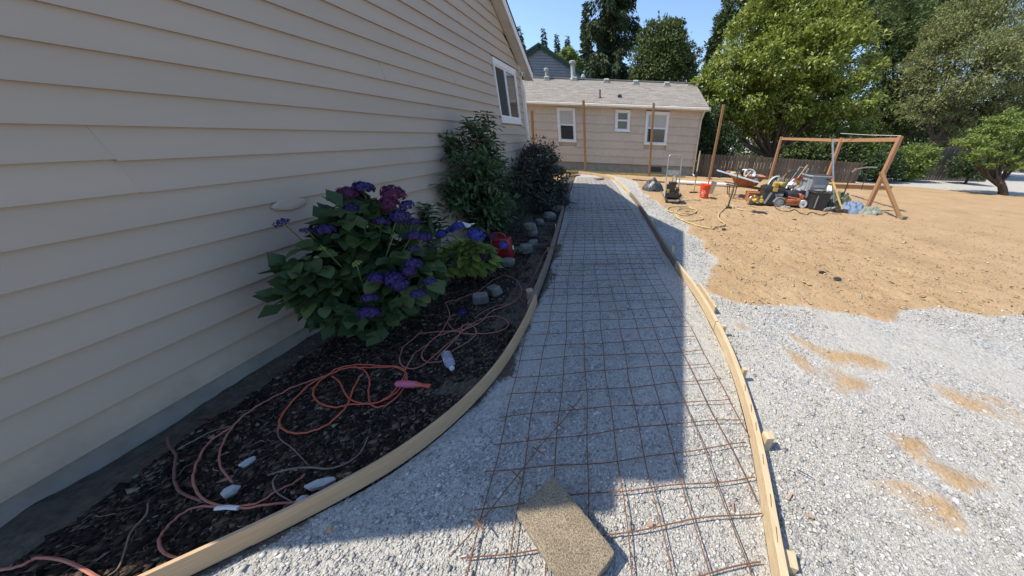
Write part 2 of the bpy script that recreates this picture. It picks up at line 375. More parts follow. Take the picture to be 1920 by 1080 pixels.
STREAKS = [[(1.38, 2.06), (1.72, 1.84), (2.12, 1.78), (2.06, 1.60), (1.75, 1.57), (1.50, 1.76)], [(1.24, 1.98), (1.42, 1.72), (1.62, 1.60), (1.82, 1.42), (1.5, 1.30), (1.36, 1.5)], [(2.1, 1.55), (2.49, 1.42), (3.2, 1.36), (3.1, 1.1), (2.5, 1.10), (2.2, 1.28)], [(1.5, 1.11), (1.77, 1.08), (1.74, .92), (1.94, .75), (1.69, .76), (1.56, .91)], [(1.24, .81), (1.47, .8), (1.59, .76), (1.57, .57), (1.42, .58), (1.32, .65), (1.26, .74)], [(.99, 2.1), (1.1, 2.12), (1.15, 2.0), (1.05, 1.98)], [(2.35, 1.95), (2.6, 1.9), (2.7, 1.8), (2.45, 1.84)]]
def gravel_mask(x, y):
    dx = (fbm(x, y, 3.2, 3)-.47)*.32; dy = (fbm(x, y, 3.2, 9)-.47)*.32
    s = inpoly(x+dx, y+dy, EDGE); d = inpoly(x+dx, y+dy, DRIVE); g = np.where(s & ~d, 0., 1.)
    for P in STREAKS: g = np.where(inpoly(x+dx*.35, y+dy*.35, P), np.clip(.20+(fbm(x, y, 10, 4)-.36)*1.7, .08, .9), g)
    return g
def soft(a):
    for _ in range(2): 
        p = np.pad(a, 1, mode='edge'); a = (p[:-2, 1:-1]+p[2:, 1:-1]+p[1:-1, :-2]+p[1:-1, 2:]+2*a)/6
    return a
def ys(a, b): 
    o = [a]; 
    while o[-1] < b: o.append(o[-1]+.022+.006*max(o[-1], 0))
    return np.array(o)
Yv = ys(-.8, 24)
# yard to the right of the forms
u = np.concatenate([np.linspace(0, 3.2, 110), 3.2+np.cumsum(np.linspace(.035, .5, 110))])
Yg = np.repeat(Yv[:, None], len(u), 1); Rv = np.array([RF(min(max(y, -.6), 12.95)) for y in Yv])+.035
Xg = Rv[:, None]+u[None]
gm = soft(gravel_mask(Xg, Yg))
Zg = (fbm(Xg, Yg, 2.5, 5)-.5)*.035*(1-gm*.3)+((fbm(Xg, Yg, 7, 6)-.5)*.045+(fbm(Xg*1.6, Yg, 16, 7)-.5)*.03)*(1-gm)
Zg *= np.clip(u[None]/.5, .2, 1); Zg += -.012*gm
gridmesh('sand_and_gravel_yard', Xg, Yg, Zg, np.c_[gm.ravel(), 0*gm.ravel(), 0*gm.ravel()])
# path base between the forms
Yp = Yv[Yv < 12.93]; t = np.linspace(0, 1, 60)
L_ = np.array([LF(max(y, -.6)) for y in Yp]); R_ = np.array([RF(max(y, -.6)) for y in Yp])
Xp = L_[:, None]+(R_-L_)[:, None]*t[None]; Yq = np.repeat(Yp[:, None], 60, 1)
Zp = (fbm(Xp, Yq, 2.2, 15)-.5)*.03-.012
one = np.ones(Xp.size)
soilpatch = np.clip((.17-(Xp-L_[:, None]))*5+(fbm(Xp, Yq, 4, 2)-.5)*1.6, 0, 1)*np.where(Yq < 4, .75, .35)
gridmesh('gravel_path', Xp, Yq, Zp, np.c_[one, 0*one, soilpatch.ravel()])
# planting bed
WALL = -2.47
Xb = WALL-.03+(L_-WALL+.03)[:, None]*t[None]
def bed_z(x, y): return (fbm(x, y, 3, 25)-.5)*.06+(fbm(x, y, 12, 26)-.5)*.025-.02
Zb = bed_z(Xb, Yq)
mul = np.clip(np.where(Xb < WALL+.22+(fbm(Xb, Yq, 2, 8)-.5)*.15, 0, 1)*np.clip((5.2-Yq)/2, 0, 1)*np.where(((Xb > L_[:, None]-.33) & (Yq > 1.15)), np.clip((fbm(Xb, Yq, 3, 31)-.45)*3, 0, 1), 1), 0, 1)
gridmesh('planting_bed', Xb, Yq, Zb, np.c_[0*one, soft(mul).ravel(), one])
# everything beyond, out to the horizon
gX, gY = np.meshgrid(np.linspace(-220, 220, 60), np.linspace(-60, 300, 60))
gridmesh('ground', gX, gY, gX*0-.09, np.c_[(gX.ravel() > 5)*1., gX.ravel()*0, gX.ravel()*0])

def scatter_stones(name, x, y, z, size, m, flat=.6, long=1.25):
    n = len(x)
    base = np.array([(1, 0, 0), (-.9, .15, 0), (0, 1, 0), (.1, -1, 0), (0, 0, 1), (0, 0, -1)], float)
    V = base[None]*(1+RNG.uniform(-.35, .35, (n, 6, 3)))+RNG.uniform(-.25, .25, (n, 6, 3))
    V *= (size[:, None, None]/2)*np.array([long, 1, flat])[None, None]
    a = RNG.uniform(0, 2*math.pi, n); tl = RNG.normal(0, .35, n); ca, sa, ct, st = np.cos(a), np.sin(a), np.cos(tl), np.sin(tl)
    vx = V[..., 0]*ct[:, None]+V[..., 2]*st[:, None]; vz = -V[..., 0]*st[:, None]+V[..., 2]*ct[:, None]
    X = vx*ca[:, None]-V[..., 1]*sa[:, None]; Y = vx*sa[:, None]+V[..., 1]*ca[:, None]
    P = np.stack([X+x[:, None], Y+y[:, None], vz+z[:, None]], -1).reshape(-1, 3)
    f = np.array([(0, 2, 4), (2, 1, 4), (1, 3, 4), (3, 0, 4), (2, 0, 5), (1, 2, 5), (3, 1, 5), (0, 3, 5)])
    Fc = (f[None]+(np.arange(n)*6)[:, None, None]).reshape(-1, 3)
    return tag(link(name, mesh_np(name, P, Fc, m)), kind='stuff')
def islmat(name, stops, rough=.9, nsc=60):
    m, nt, b = new_mat(name); g = N(nt, 'ShaderNodeNewGeometry')
    c = ramp(nt, g.outputs['Random Per Island'], stops)
    n = ramp(nt, noise(nt, nsc, 4), [(.3, (.75, .75, .75)), (.7, (1.1, 1.1, 1.1))])
    nt.links.new(mixc(nt, 1., c, n, 'MULTIPLY'), b.inputs['Base Color']); b.inputs['Roughness'].default_value = rough
    b.inputs['Specular IOR Level'].default_value = .2; return m
M_chips = islmat('crushed_rock', [(0, (.22, .22, .22)), (.25, (.385, .375, .35)), (.6, (.495, .485, .455)), (.93, (.60, .59, .56)), (1, (.40, .34, .28))])
M_mulch = islmat('bark_mulch', [(0, (.012, .009, .008)), (.5, (.032, .024, .018)), (.8, (.085, .058, .04)), (.95, (.17, .12, .085)), (1, (.30, .25, .2))])
M_clod = islmat('dirt_clods', [(0, (.06, .048, .038)), (.6, (.13, .105, .08)), (1, (.20, .17, .14))])
def zlook(x, y, fn): return fn(x, y)
def yard_z(x, y): return (fbm(x, y, 2.5, 5)-.5)*.02-.012
def path_z(x, y): return (fbm(x, y, 2.2, 15)-.5)*.03-.012
# path stones
n = 105000; yy = RNG.beta(1.0, 2.6, n)*9-.1; tt = RNG.uniform(.0, 1, n); Lx = LF(yy); Rx = RF(yy)
xx = Lx+.03+(Rx-Lx-.04)*tt; k = (fbm(xx, yy, 1.6, 41) > RNG.uniform(.22, .60, n)) & ~((xx < Lx+.16) & (RNG.random(n) < .7))
xx, yy = xx[k], yy[k]; sz = np.clip(RNG.lognormal(-4.95, .45, len(xx)), .003, .026)*(1+.08*yy)
scatter_stones('path_gravel_stones', xx, yy, path_z(xx, yy)+sz*.12, sz, M_chips)
# yard stones
n = 215000; yy = RNG.beta(1.0, 3.2, n)*13-.1; xx = RF(np.clip(yy, -.6, 12.9))+.045+RNG.beta(1., 1.7, n)*6.5
gmk = gravel_mask(xx+RNG.normal(0, .07, n), yy+RNG.normal(0, .07, n)); den = fbm(xx, yy, 1.2, 44); near = (xx-RF(np.clip(yy, -.6, 12.9))) < 1.1
k = (gmk > RNG.uniform(0, 1.0, n)**1.6*.9) & (den+near*.10 > RNG.uniform(.25, .66, n)) & (xx < 6+yy)
xx, yy = xx[k], yy[k]; sz = np.clip(RNG.lognormal(-4.88, .48, len(xx)), .004, .032)*(1+.07*yy)
scatter_stones('yard_gravel_stones', xx, yy, yard_z(xx, yy)+sz*.12, sz, M_chips)
# small crumbs and straws on the sand
M_crumb = islmat('sand_crumbs', [(0, (.27, .18, .105)), (.7, (.42, .28, .165)), (.93, (.50, .38, .24)), (1, (.12, .08, .05))])
n = 22000; yy = 2.3+RNG.beta(1, 2, n)*9; xx = .9+RNG.beta(1.1, 1.8, n)*9; k = gravel_mask(xx+RNG.normal(0, .1, n), yy+RNG.normal(0, .1, n)) < .5; xx, yy = xx[k], yy[k]
sz = np.clip(RNG.lognormal(-4.9, .5, len(xx)), .003, .022)
scatter_stones('sand_crumbs', xx, yy, (fbm(xx, yy, 2.5, 5)-.5)*.035+sz*.1, sz, M_crumb, .5, 1.6)
M_straw = islmat('straw', [(0, (.5, .38, .2)), (.7, (.62, .5, .3)), (1, (.25, .16, .09))])
n = 700; yy = 2.4+RNG.beta(1, 2, n)*8; xx = 1+RNG.beta(1.1, 1.8, n)*7; k = gravel_mask(xx, yy) < .5; xx, yy = xx[k], yy[k]
scatter_stones('dry_straw_bits', xx, yy, (fbm(xx, yy, 2.5, 5)-.5)*.035+.008, RNG.uniform(.012, .035, len(xx)), M_straw, .06, 2.6).data.vertices
# mulch chips
n = 85000; yy = RNG.beta(1., 2.2, n)*6; Lx = LF(yy); xx = WALL+(Lx-WALL-.02)*RNG.uniform(.0, 1, n)
k = (xx > WALL+.2+(fbm(xx, yy, 2, 8)-.5)*.15) & ~((xx > Lx-.33) & (yy > 1.15) & (fbm(xx, yy, 3, 31) < .53)); xx, yy = xx[k], yy[k]
sz = np.clip(RNG.lognormal(-4.42, .5, len(xx)), .005, .045)
scatter_stones('bark_mulch_chips', xx, yy, bed_z(xx, yy)+sz*.12, sz, M_mulch, .22, 1.6)
n = 16000; yy = 1.1+RNG.beta(1., 1.5, n)*9; Lx = LF(yy); xx = np.where(RNG.random(n) < .25, WALL+RNG.uniform(0, .25, n), Lx-RNG.uniform(.0, .45, n))
sz = np.clip(RNG.lognormal(-4.7, .5, n), .004, .035)
scatter_stones('soil_clods', xx, yy, bed_z(xx, yy)+sz*.1, sz, M_clod, .6, 1.2)
# dry grass by the back wall
def blades(name, xs, ys_, hs, m, wd=.006, parent=None, z0=0., kind='stuff'):
    n = len(xs); a = RNG.uniform(0, 6.28, n); l = RNG.uniform(-.6, .6, (n, 2))*hs[:, None]
    P = np.stack([np.stack([xs-np.cos(a)*wd, ys_-np.sin(a)*wd, np.zeros(n)+z0], -1), np.stack([xs+np.cos(a)*wd, ys_+np.sin(a)*wd, np.zeros(n)+z0], -1), np.stack([xs+l[:, 0], ys_+l[:, 1], hs+z0], -1)], 1).reshape(-1, 3)
    o = link(name, mesh_np(name, P, np.arange(n*3).reshape(n, 3), m), parent); return tag(o, kind=kind)
n = 16000; xs = RNG.uniform(-4.5, 2.4, n); yy = 13.05+RNG.beta(1.5, 1.5, n)*.5-(xs+1)*.05
blades('dry_grass_strip', xs, yy, RNG.uniform(.02, .07, n), L_grass, .012)

# ================================================================== NEAR HOUSE
def rake(y): return min(2.71+.69*(7.28-y), 3.59+.24*y)
house = thing('house', (WALL, 3.6, 0), 'beige lap sided house rising on the left of the path', 'house')
ho = Vector(house.location)
def hb(mb, name, m, **k): return mb.build(name, m, house, off=ho, **k)
mb = MB(); x0, x1 = -9., WALL-.03
prof = [(.22, .05), (7.3, .05), (7.3, 2.66), (4.447, 4.62), (.22, 3.60)]
mb.add([(x, y, z) for x in (x0, x1) for y, z in prof], [[0, 1, 2, 3, 4][::-1], [5, 6, 7, 8, 9]]+[[i, (i+1) % 5, (i+1) % 5+5, i+5] for i in range(5)])
hb(mb, 'wall', M_siding)
mb = MB(); mb.box(((x0+WALL-.012)/2, 3.765, -.06), (WALL-.012-x0, 7.07, .30)); hb(mb, 'foundation', M_conc)
WIN = (5.98, 7.03, 1.60, 2.56)
rs = random.Random(3); EXP = .147; zb = .088
def clip_top(a, b, z0, z1):
    """board outline in (y,z), cut by the rake"""
    def zr(y): return rake(y)-.02
    nb_ = max(3, int((b-a)/.35)); pts = [(q, z0+.006*(float(fbm(np.array(q*1.3), np.array(z0*9), 1., 61))-.47)) for q in np.linspace(a, b, nb_)]
    ys2 = sorted({a, b, *[y for y in np.linspace(a, b, 9)], *([4.447] if a < 4.447 < b else [])}, reverse=True)
    for y in ys2: pts.append((y, min(z1, zr(y))))
    return pts
k = 0
while zb+k*EXP < 4.75:
    z0 = zb+k*EXP; z1 = z0+EXP+.012; k += 1
    lo = .22 if z0 < 3.6 else max((z0-3.57)/.24+.01, .22); hi = 7.27 if z0 < 2.68 else 7.28-(z0-2.69)/.69-.01
    cuts = [lo]+([1.36] if k in (8, 9) else []); y = [3.9, 2.9, 5.1, 3.3, 4.6][k % 5]
    while y < hi-.5:
        if y > lo+.4: cuts.append(y)
        y += 3.05
    cuts.append(hi)
    segs = []
    for a, b in zip(cuts[:-1], cuts[1:]):
        if z0+EXP > WIN[2]-.0 and z0 < WIN[3] and b > WIN[0]:
            if a < WIN[0]: segs.append((a, WIN[0]-.002))
            if b > WIN[1]: segs.append((max(WIN[1]+.002, a), b))
        else: segs.append((a, b))
    for a, b in segs:
        if b-a < .03: continue
        P = clip_top(a+.0004, b-.0004, z0, z1); n = len(P); dz = rs.uniform(-.0025, .0025)+(.006 if (a < 1.3 and k in (8, 9)) else 0)
        nb_ = max(3, int((b-a-.0008)/.35)); P = [(yy_, max(zz, z0+.008) if i >= nb_ else zz+dz) for i, (yy_, zz) in enumerate(P)]
        mb = MB(); xo = [WALL+.019+.004*(float(fbm(np.array(P[i][0]*.9), np.array(z0*7), 1., 62))-.47) if i < nb_ else WALL-.006 for i in range(n)]; jj = rs.uniform(-.0012, .0012)
        mb.add([(xo[i]+jj, P[i][0], P[i][1]) for i in range(n)]+[(WALL-.012, p[0], p[1]) for p in P], [list(range(n)), list(range(n, 2*n))[::-1]]+[[i, i+n, (i+1) % n+n, (i+1) % n] for i in range(n)])
        hb(mb, 'siding_board', M_siding)
# window
wn = MB(); y0, y1, z0, z1 = WIN; tw = .075; X = WALL+.012
wn.box((X, (y0+y1)/2, z1-tw*.55), (.035, y1-y0, tw*1.1)); wn.box((X, (y0+y1)/2, z0+tw*.65), (.035, y1-y0, tw*1.3))
wn.box((X-.001, y0+tw*.25, (z0+z1)/2), (.033, tw*.5, z1-z0-2*tw)); wn.box((X-.001, y1-tw*.25, (z0+z1)/2), (.033, tw*.5, z1-z0-2*tw))
wf = hb(wn, 'window', M_trim, bevel=.003); ym = (y0+y1)/2-.02
for a, b, m, nm in ((y0+tw*.5, ym, M_screen, 'screen'), (ym, y1-tw*.5, M_glass, 'pane')):
    f = MB(); za, zz = z0+tw*1.3, z1-tw*1.1; q = .028; xx_ = X-.012 if nm == 'screen' else X-.006
    f.box((xx_, (a+b)/2, za+q/2), (.02, b-a, q)); f.box((xx_, (a+b)/2, zz-q/2), (.02, b-a, q))
    f.box((xx_-.001, a+q/2, (za+zz)/2), (.02, q, zz-za-2*q)); f.box((xx_-.001, b-q/2, (za+zz)/2), (.02, q, zz-za-2*q))
    f.build('sash', M_trim, wf, off=ho)
    g = MB(); g.box((xx_-.006, (a+b)/2, (za+zz)/2), (.004, b-a-2*q, zz-za-2*q)); g.build(nm, m, wf, off=ho)
mb = MB(); mb.box((WALL+.012, 7.315, 1.36), (.03, .09, 2.62)); mb.box((WALL-.03, 7.348, 1.36), (.055, .03, 2.62)); hb(mb, 'corner_board', M_cream, bevel=.003)
mb = MB(); mb.tube([(WALL-.02, 7.43, 2.62), (WALL-.02, 7.43, 2.45), (WALL+.03, 7.42, 2.25), (WALL+.02, 7.41, 1.9), (WALL+.02, 7.41, .2), (WALL+.10, 7.46, .08)], .032, 8); hb(mb, 'downspout', M_trim, smooth=True)
# roof: soffit, rake fascia, slab
mb = MB(); XF = -2.27
def slab(xa, xb, pts, th):
    n = len(pts); vs = [(x, y, z) for x in (xa, xb) for y, z in pts]+[(x, y, z+th) for x in (xa, xb) for y, z in pts]; fs = []
    for i in range(n-1): fs += [[i, i+1, n+i+1, n+i][::-1], [2*n+i, 2*n+i+1, 3*n+i+1, 3*n+i], [i, i+1, 2*n+i+1, 2*n+i], [n+i, n+i+1, 3*n+i+1, 3*n+i][::-1]]
    fs += [[0, n, 3*n, 2*n], [n-1, 2*n-1, 4*n-1, 3*n-1][::-1]]; return vs, fs
rp = [(.35, 3.675), (4.447, 4.665), (7.62, 2.475)]
mb.add(*slab(-9.2, XF-.02, rp, .14)); hb(mb, 'roof', M_roofd)
mb = MB(); mb.add(*slab(XF-.019, XF, [(y, z-.025) for y, z in rp], .155)); hb(mb, 'rake_fascia', M_trim, bevel=.003)
mb = MB(); mb.add(*slab(WALL-.0, XF-.021, [(y, z-.012) for y, z in rp], .009)); hb(mb, 'soffit', M_cream)
mb = MB(); mb.add(*slab(-9.2, XF+.012, [(y+(.015 if y > 7 else 0), z+.142) for y, z in rp], .012)); hb(mb, 'shingle_edge', M_roofd)
# unseen wing added behind the gable, shaped to cast the far shadow edge
mb = MB(); mb.box((-6.4, 8.4, 1.8), (5.6, 2.4, 3.6)); hb(mb, 'shadow_caster_wall', M_siding)
mb = MB(); mb.add(*slab(-9.2, -3.4, [(5.3, 5.1), (5.7, 5.5), (9.8, 3.64)], .12)); hb(mb, 'shadow_caster_roof', M_roofd)
# camera lamp under the eave
c = WX(980, 139, WALL+.08); mb = MB(); mb.box(c, (.07, .09, .06), (0, .3, .5), b=.01); mb.box(c+Vector((-.05, -.01, .03)), (.08, .025, .025))
f = hb(mb, 'eave_light', M_white, bevel=.004)
mb = MB(); mb.box(c+Vector((.034, -.03, -.008)), (.012, .055, .045), (0, .3, .5)); mb.build('lens', M_black, f, off=ho)
# oval patch block on the siding and small nail marks
c = WX(545, 383, WALL+.02); mb = MB(); mb.lathe((WALL+.004, c.y, c.z), [(.115, 0), (.115, .016), (.10, .022)], 20, (0, math.pi/2, 0), (.33, 1)); hb(mb, 'patch_block', M_siding, smooth=True)
# ================================================================== BACK HOUSE
YB = 13.68; XR = 2.86; XL = -9.
bh = thing('back_house', (-3, YB, 0), 'low beige shingled house with grey roof at the end of the path', 'house'); bo = Vector(bh.location)
def bb(mb, name, m, parent=None, **k): return mb.build(name, m, parent or bh, off=bo, **k)
mb = MB(); mb.box(((XL+XR)/2, YB+3.5, 1.4), (XR-XL, 6.9, 2.3)); 
bb(mb, 'wall', M_shake)
mb = MB(); mb.box(((XL+XR)/2, YB+3.55, .13), (XR-XL-.04, 7.0, .52)); bb(mb, 'foundation', M_conc)
mb = MB()
for sx in (XL, XR-.02): mb.add([(x, y, z) for x in (sx, sx+.02) for y, z in ((YB+.1, 2.5), (YB+6.9, 2.5), (YB+3.5, 3.75))], [[0, 1, 2], [3, 5, 4], [0, 3, 4, 1], [1, 4, 5, 2], [2, 5, 3, 0]])
bb(mb, 'gable_wall', M_shake)
BW = [(-3.19, -2.42, 1.16, 2.42), (-.74, -.12, 1.63, 2.42), (.54, 1.50, 1.18, 2.40)]
rs = random.Random(5)
CH = .30; zc = .39; row = 0; sh = {}
while zc < 2.48:
    zt = min(zc+CH+.02, 2.54); x = XL+(row % 2)*.3
    while x < XR:
        wd = min(rs.choice([.46, .61, .61, .76]), XR-x); xa, xb = x, x+wd; x = xb
        parts = [(xa, xb)]
        for (wa, wb, za, zz) in BW:
            if zc+CH > za and zc < zz:
                nn = []
                for a, b in parts:
                    if b <= wa or a >= wb: nn.append((a, b)); continue
                    if a < wa: nn.append((a, wa-.002))
                    if b > wb: nn.append((wb+.002, b))
                parts = nn
        for a, b in parts:
            if b-a < .03 or b < -5.4: continue
            o_ = rs.uniform(-.0015, .0015); dz = rs.uniform(-.002, .002); mb = MB(); a2, b2 = a+.001, b-.001
            mb.add([(a2, YB-.042+o_, zc+dz), (b2, YB-.042+o_, zc+dz+rs.uniform(-.003, .003)), (b2, YB-.002, zt), (a2, YB-.002, zt), (a2, YB+.04, zc+dz), (b2, YB+.04, zc+dz), (b2, YB+.04, zt), (a2, YB+.04, zt)],
                   [[0, 1, 2, 3], [4, 7, 6, 5], [0, 4, 5, 1], [3, 2, 6, 7], [0, 3, 7, 4], [1, 5, 6, 2]])
            bb(mb, 'wall_shingle', M_shake)
    zc += CH; row += 1
for (wa, wb, za, zz) in BW:
    f = MB(); q = .085; yy_ = YB-.03
    f.box(((wa+wb)/2, yy_, zz-q/2), (wb-wa, .06, q)); f.box(((wa+wb)/2, yy_-.006, za+q/2), (wb-wa+.03, .075, q))
    f.box((wa+q/2, yy_-.001, (za+zz)/2), (q, .058, zz-za-2*q)); f.box((wb-q/2, yy_-.001, (za+zz)/2), (q, .058, zz-za-2*q))
    wfr = bb(f, 'window', M_trim, bevel=.004)
    zm = (za+zz)/2+.02
    for j, (u0, u1) in enumerate(((za+q, zm), (zm, zz-q))):
        s_ = MB(); qq = .03; ye = YB-.01-.012*(j == 0)
        a, b = wa+q, wb-q
        s_.box(((a+b)/2, ye, u0+qq/2), (b-a, .02, qq)); s_.box(((a+b)/2, ye, u1-qq/2), (b-a, .02, qq))
        s_.box((a+qq/2, ye-.001, (u0+u1)/2), (qq, .02, u1-u0-2*qq)); s_.box((b-qq/2, ye-.001, (u0+u1)/2), (qq, .02, u1-u0-2*qq)); s_.build('sash', M_trim, wfr, off=bo)
        g = MB(); g.box(((a+b)/2, ye+.006, (u0+u1)/2), (b-a-2*qq, .004, u1-u0-2*qq))
        g.build('pane', M_curt if (j == 1 and wb-wa > .7) else M_glass, wfr, off=bo)
a = WY(1220, 313, YB); b = WY(1240, 323, YB); mb = MB(); mb.box(((a.x+b.x)/2, YB+.035, (a.z+b.z)/2), (b.x-a.x, .02, a.z-b.z)); bb(mb, 'crawl_space_vent', M_black)
# roof
EY, EZ, RY, RZ = YB-.22, 2.60, YB+3.5, 3.85; sl_ = (RZ-EZ)/(RY-EY); XRR = XR+.16
mb = MB(); mb.add(*slab(XL-.2, XRR, [(EY, EZ-.06), (RY, RZ-.06), (RY+3.7, EZ-.06)], .06)); bb(mb, 'roof', M_roofd)
V = []; Fc = []; L = math.hypot(RY-EY, RZ-EZ); ex = .142; rows = int(L/ex)+1; cs, sn = (RY-EY)/L, (RZ-EZ)/L
for r in range(rows):
    s0, s1 = r*ex-.01, min(r*ex+ex+.03, L); x = XL-.2+(r % 2)*.15-rs.uniform(0, .1)
    while x < XRR:
        wd = .305; a = max(x+.004, XL-.2); b = min(x+wd-.004, XRR+.01); x += wd
        if b-a < .03 or b < -7: continue
        h0 = .014+rs.uniform(0, .006); s0j = s0-rs.choice([0, 0, .02, .035])
        k = len(V)
        for ss, hh in ((s0j, h0), (s1, .004)):
            for X_ in (a, b): V.append((X_-bo.x, EY+ss*cs-hh*sn-bo.y, EZ+ss*sn+hh*cs))
        for X_ in (a, b): V.append((X_-bo.x, EY+s0j*cs-bo.y, EZ+s0j*sn+.0005))
        Fc += [(k, k+1, k+3, k+2), (k+4, k+5, k+1, k), (k+4, k, k+2, k+4)][:2]
tag(link('shingles', mesh_np('shingles', V, Fc, M_roof), bh), kind='stuff')
mb = MB(); mb.box(((XL+XRR)/2, RY, RZ+.03), (XRR-XL+.4, .22, .03)); bb(mb, 'ridge_cap', M_roof)
mb = MB(); mb.box(((XL+XRR)/2, EY-.018, EZ-.075), (XRR-XL+.2, .03, .13)); bb(mb, 'fascia', M_cream, bevel=.004)
mb = MB()
pf = [(-.06, 0), (-.11, -.02), (-.12, -.085), (-.035, -.095), (-.035, 0)]
n = len(pf); mb.add([(x, EY+p, EZ-.02+q) for x in (XL-.1, XRR+.01) for p, q in pf], [list(range(n)), list(range(n, 2*n))[::-1]]+[[i, i+n, (i+1) % n+n, (i+1) % n] for i in range(n)]); bb(mb, 'gutter', M_cream)
mb = MB(); mb.box(((XL+XRR)/2, YB-.10, EZ-.14), (XRR-XL, .22, .02)); bb(mb, 'soffit', M_cream)
mb = MB(); mb.tube([(XR+.02, EY-.06, EZ-.1), (XR+.0, YB-.12, EZ-.3), (XR-.03, YB-.06, EZ-.45), (XR-.03, YB-.06, .1), (XR+.02, YB-.2, .03)], .035, 8); bb(mb, 'downspout', M_cream, smooth=True)
mb = MB(); mb.box((XR-.03, YB-.028, 1.42), (.08, .03, 2.15)); bb(mb, 'corner_board', M_shake)
def roofpt(px, py):
    r = ray(px, py); # intersect roof plane z = EZ + sl_*(y-EY)
    t = (EZ-H-sl_*EY)/(r[2]-sl_*r[1]); return Vector(C0+r*t)
for i, (px, py) in enumerate(((1026, 150), (1078, 151), (1137, 155), (1192, 158), (1250, 161))):
    p = roofpt(px, py); mb = MB(); mb.box(p+Vector((0, 0, .09)), (.27, .30, .11), (math.atan(sl_), 0, 0), .85, b=.03); mb.box(p+Vector((0, 0, .03)), (.3, .34, .03), (math.atan(sl_), 0, 0))
    bb(mb, 'roof_vent', M_vent)
for px, py, hh, r, cap in ((1026, 149, .32, .08, .12), (1075, 150, .62, .11, .17)):
    p = roofpt(px, py); mb = MB(); mb.lathe(p, [(r*1.6, 0), (r, .12), (r, hh), (cap, hh+.01), (cap, hh+.09), (cap*.6, hh+.13)], 14); bb(mb, 'flue_pipe', M_vent, smooth=True)
p = roofpt(1125, 184); mb = MB(); mb.lathe(p, [(.03, 0), (.03, .3)], 8); mb.lathe(p, [(.09, 0), (.04, .05)], 10); bb(mb, 'vent_pipe', M_dkmetal)
p = roofpt(1162, 183); mb = MB(); mb.box(p+Vector((0, 0, .04)), (.16, .18, .09), b=.02); mb.box(p+Vector((.01, .02, .09)), (.12, .12, .03)); bb(mb, 'low_vent', M_black)
mb = MB(); mb.lathe(roofpt(1092, 150)+Vector((0, .3, .05)), [(.10, 0), (.13, .1), (.08, .2), (.02, .24)], 10); bb(mb, 'turbine_vent', M_vent)
# ================================================================== THIRD HOUSE
Y3 = 24.; ap = WY(1012, 86, Y3); rt = WY(1112, 152, Y3); s3 = (ap.z-rt.z)/(rt.x-ap.x); w3 = 5.5
nb = thing('neighbour_house', (ap.x, Y3, 0), 'blue grey gabled house with dark green roof edge behind the low roof', 'house'); no = Vector(nb.location)
mb = MB(); e3 = ap.z-s3*w3
mb.add([(x, y, z) for y in (Y3+.05, Y3+9) for x, z in ((ap.x-w3, 0), (ap.x+w3, 0), (ap.x+w3, e3), (ap.x, ap.z-.1), (ap.x-w3, e3))], [[0, 1, 2, 3, 4], [9, 8, 7, 6, 5]]+[[i, i+5, (i+1) % 5+5, (i+1) % 5] for i in range(5)])
mb.build('wall', M_gray_sid, nb, off=no)
mb = MB(); z = 2.
while z < ap.z-.3:
    hw = min(w3, (ap.z-.2-z)/s3); mb.add([(ap.x-hw, Y3-.01, z), (ap.x+hw, Y3-.01, z), (ap.x+hw-.02, Y3+.04, z+.16), (ap.x-hw+.02, Y3+.04, z+.16), (ap.x-hw, Y3+.05, z), (ap.x+hw, Y3+.05, z)], [[0, 1, 2, 3], [4, 5, 1, 0]]); z += .15
tag(mb.build('siding_courses', M_gray_sid, nb, off=no), kind='stuff')
mb = MB()
for s_ in (-1, 1):
    mb.beam((ap.x-s_*.02, Y3-.12, ap.z-.02), (ap.x+s_*(w3+.4), Y3-.12, ap.z-.02-s3*(w3+.42)), .04, .22)
mb.build('barge_board', M_green, nb, off=no)
mb = MB()
for s_ in (-1, 1):
    a, b = Vector((ap.x, 0, ap.z+.04)), Vector((ap.x+s_*(w3+.45), 0, ap.z+.04-s3*(w3+.45)))
    vs = [(q.x, y, q.z+h) for h in (0, .1) for y in (Y3-.2, Y3+9.2) for q in (a, b)]; mb.add(vs, [[0, 1, 3, 2], [4, 6, 7, 5], [0, 4, 5, 1], [2, 3, 7, 6], [0, 2, 6, 4], [1, 5, 7, 3]])
mb.build('roof', M_green, nb, off=no)
# ================================================================== FENCES
fz = WY(1400, 292, YB).z
fc = thing('picket_fence', (6, YB, 0), 'brown dog eared board fence running right from the low house', 'fence'); fo = Vector(fc.location)
def picket(wd, h, th=.018):
    m = MB(); c = .03
    o = [(-wd/2, 0), (wd/2, 0), (wd/2, h-c), (wd/2-c, h), (-wd/2+c, h), (-wd/2, h-c)]
    n = len(o); m.add([(x, 0, z) for x, z in o]+[(x, th, z) for x, z in o], [list(range(n)), list(range(n, 2*n))[::-1]]+[[i, i+n, (i+1) % n+n, (i+1) % n] for i in range(n)]); return m
pm = picket(.128, 1.).build('picket', M_fence, fc); n_p = 0
xs = np.arange(XR+.15, 10.2, .142)
for i, x in enumerate(xs):
    # the fence drops a little with the ground to the right
    hgt = fz*(1-.012*(x-3)); o = pm if i == 0 else link('picket', pm.data, fc)
    o.location = (x-fo.x, rs.uniform(-.006, .006)+.02*(x-3)*.0, 0); o.scale = (1, 1, hgt*(1+rs.uniform(-.015, .015))); o.rotation_euler = (0, rs.uniform(-.012, .012), 0)
mb = MB()
for z in (.25, .8): mb.box((6.55, YB+.045, z*fz), (7.3, .04, .09))
mb.build('rail', M_fence, fc, off=fo)
ff = thing('board_fence', (15.6, 16.4, 0), 'tall plank fence between the green bush and the small tree at far right', 'fence'); fo2 = Vector(ff.location)
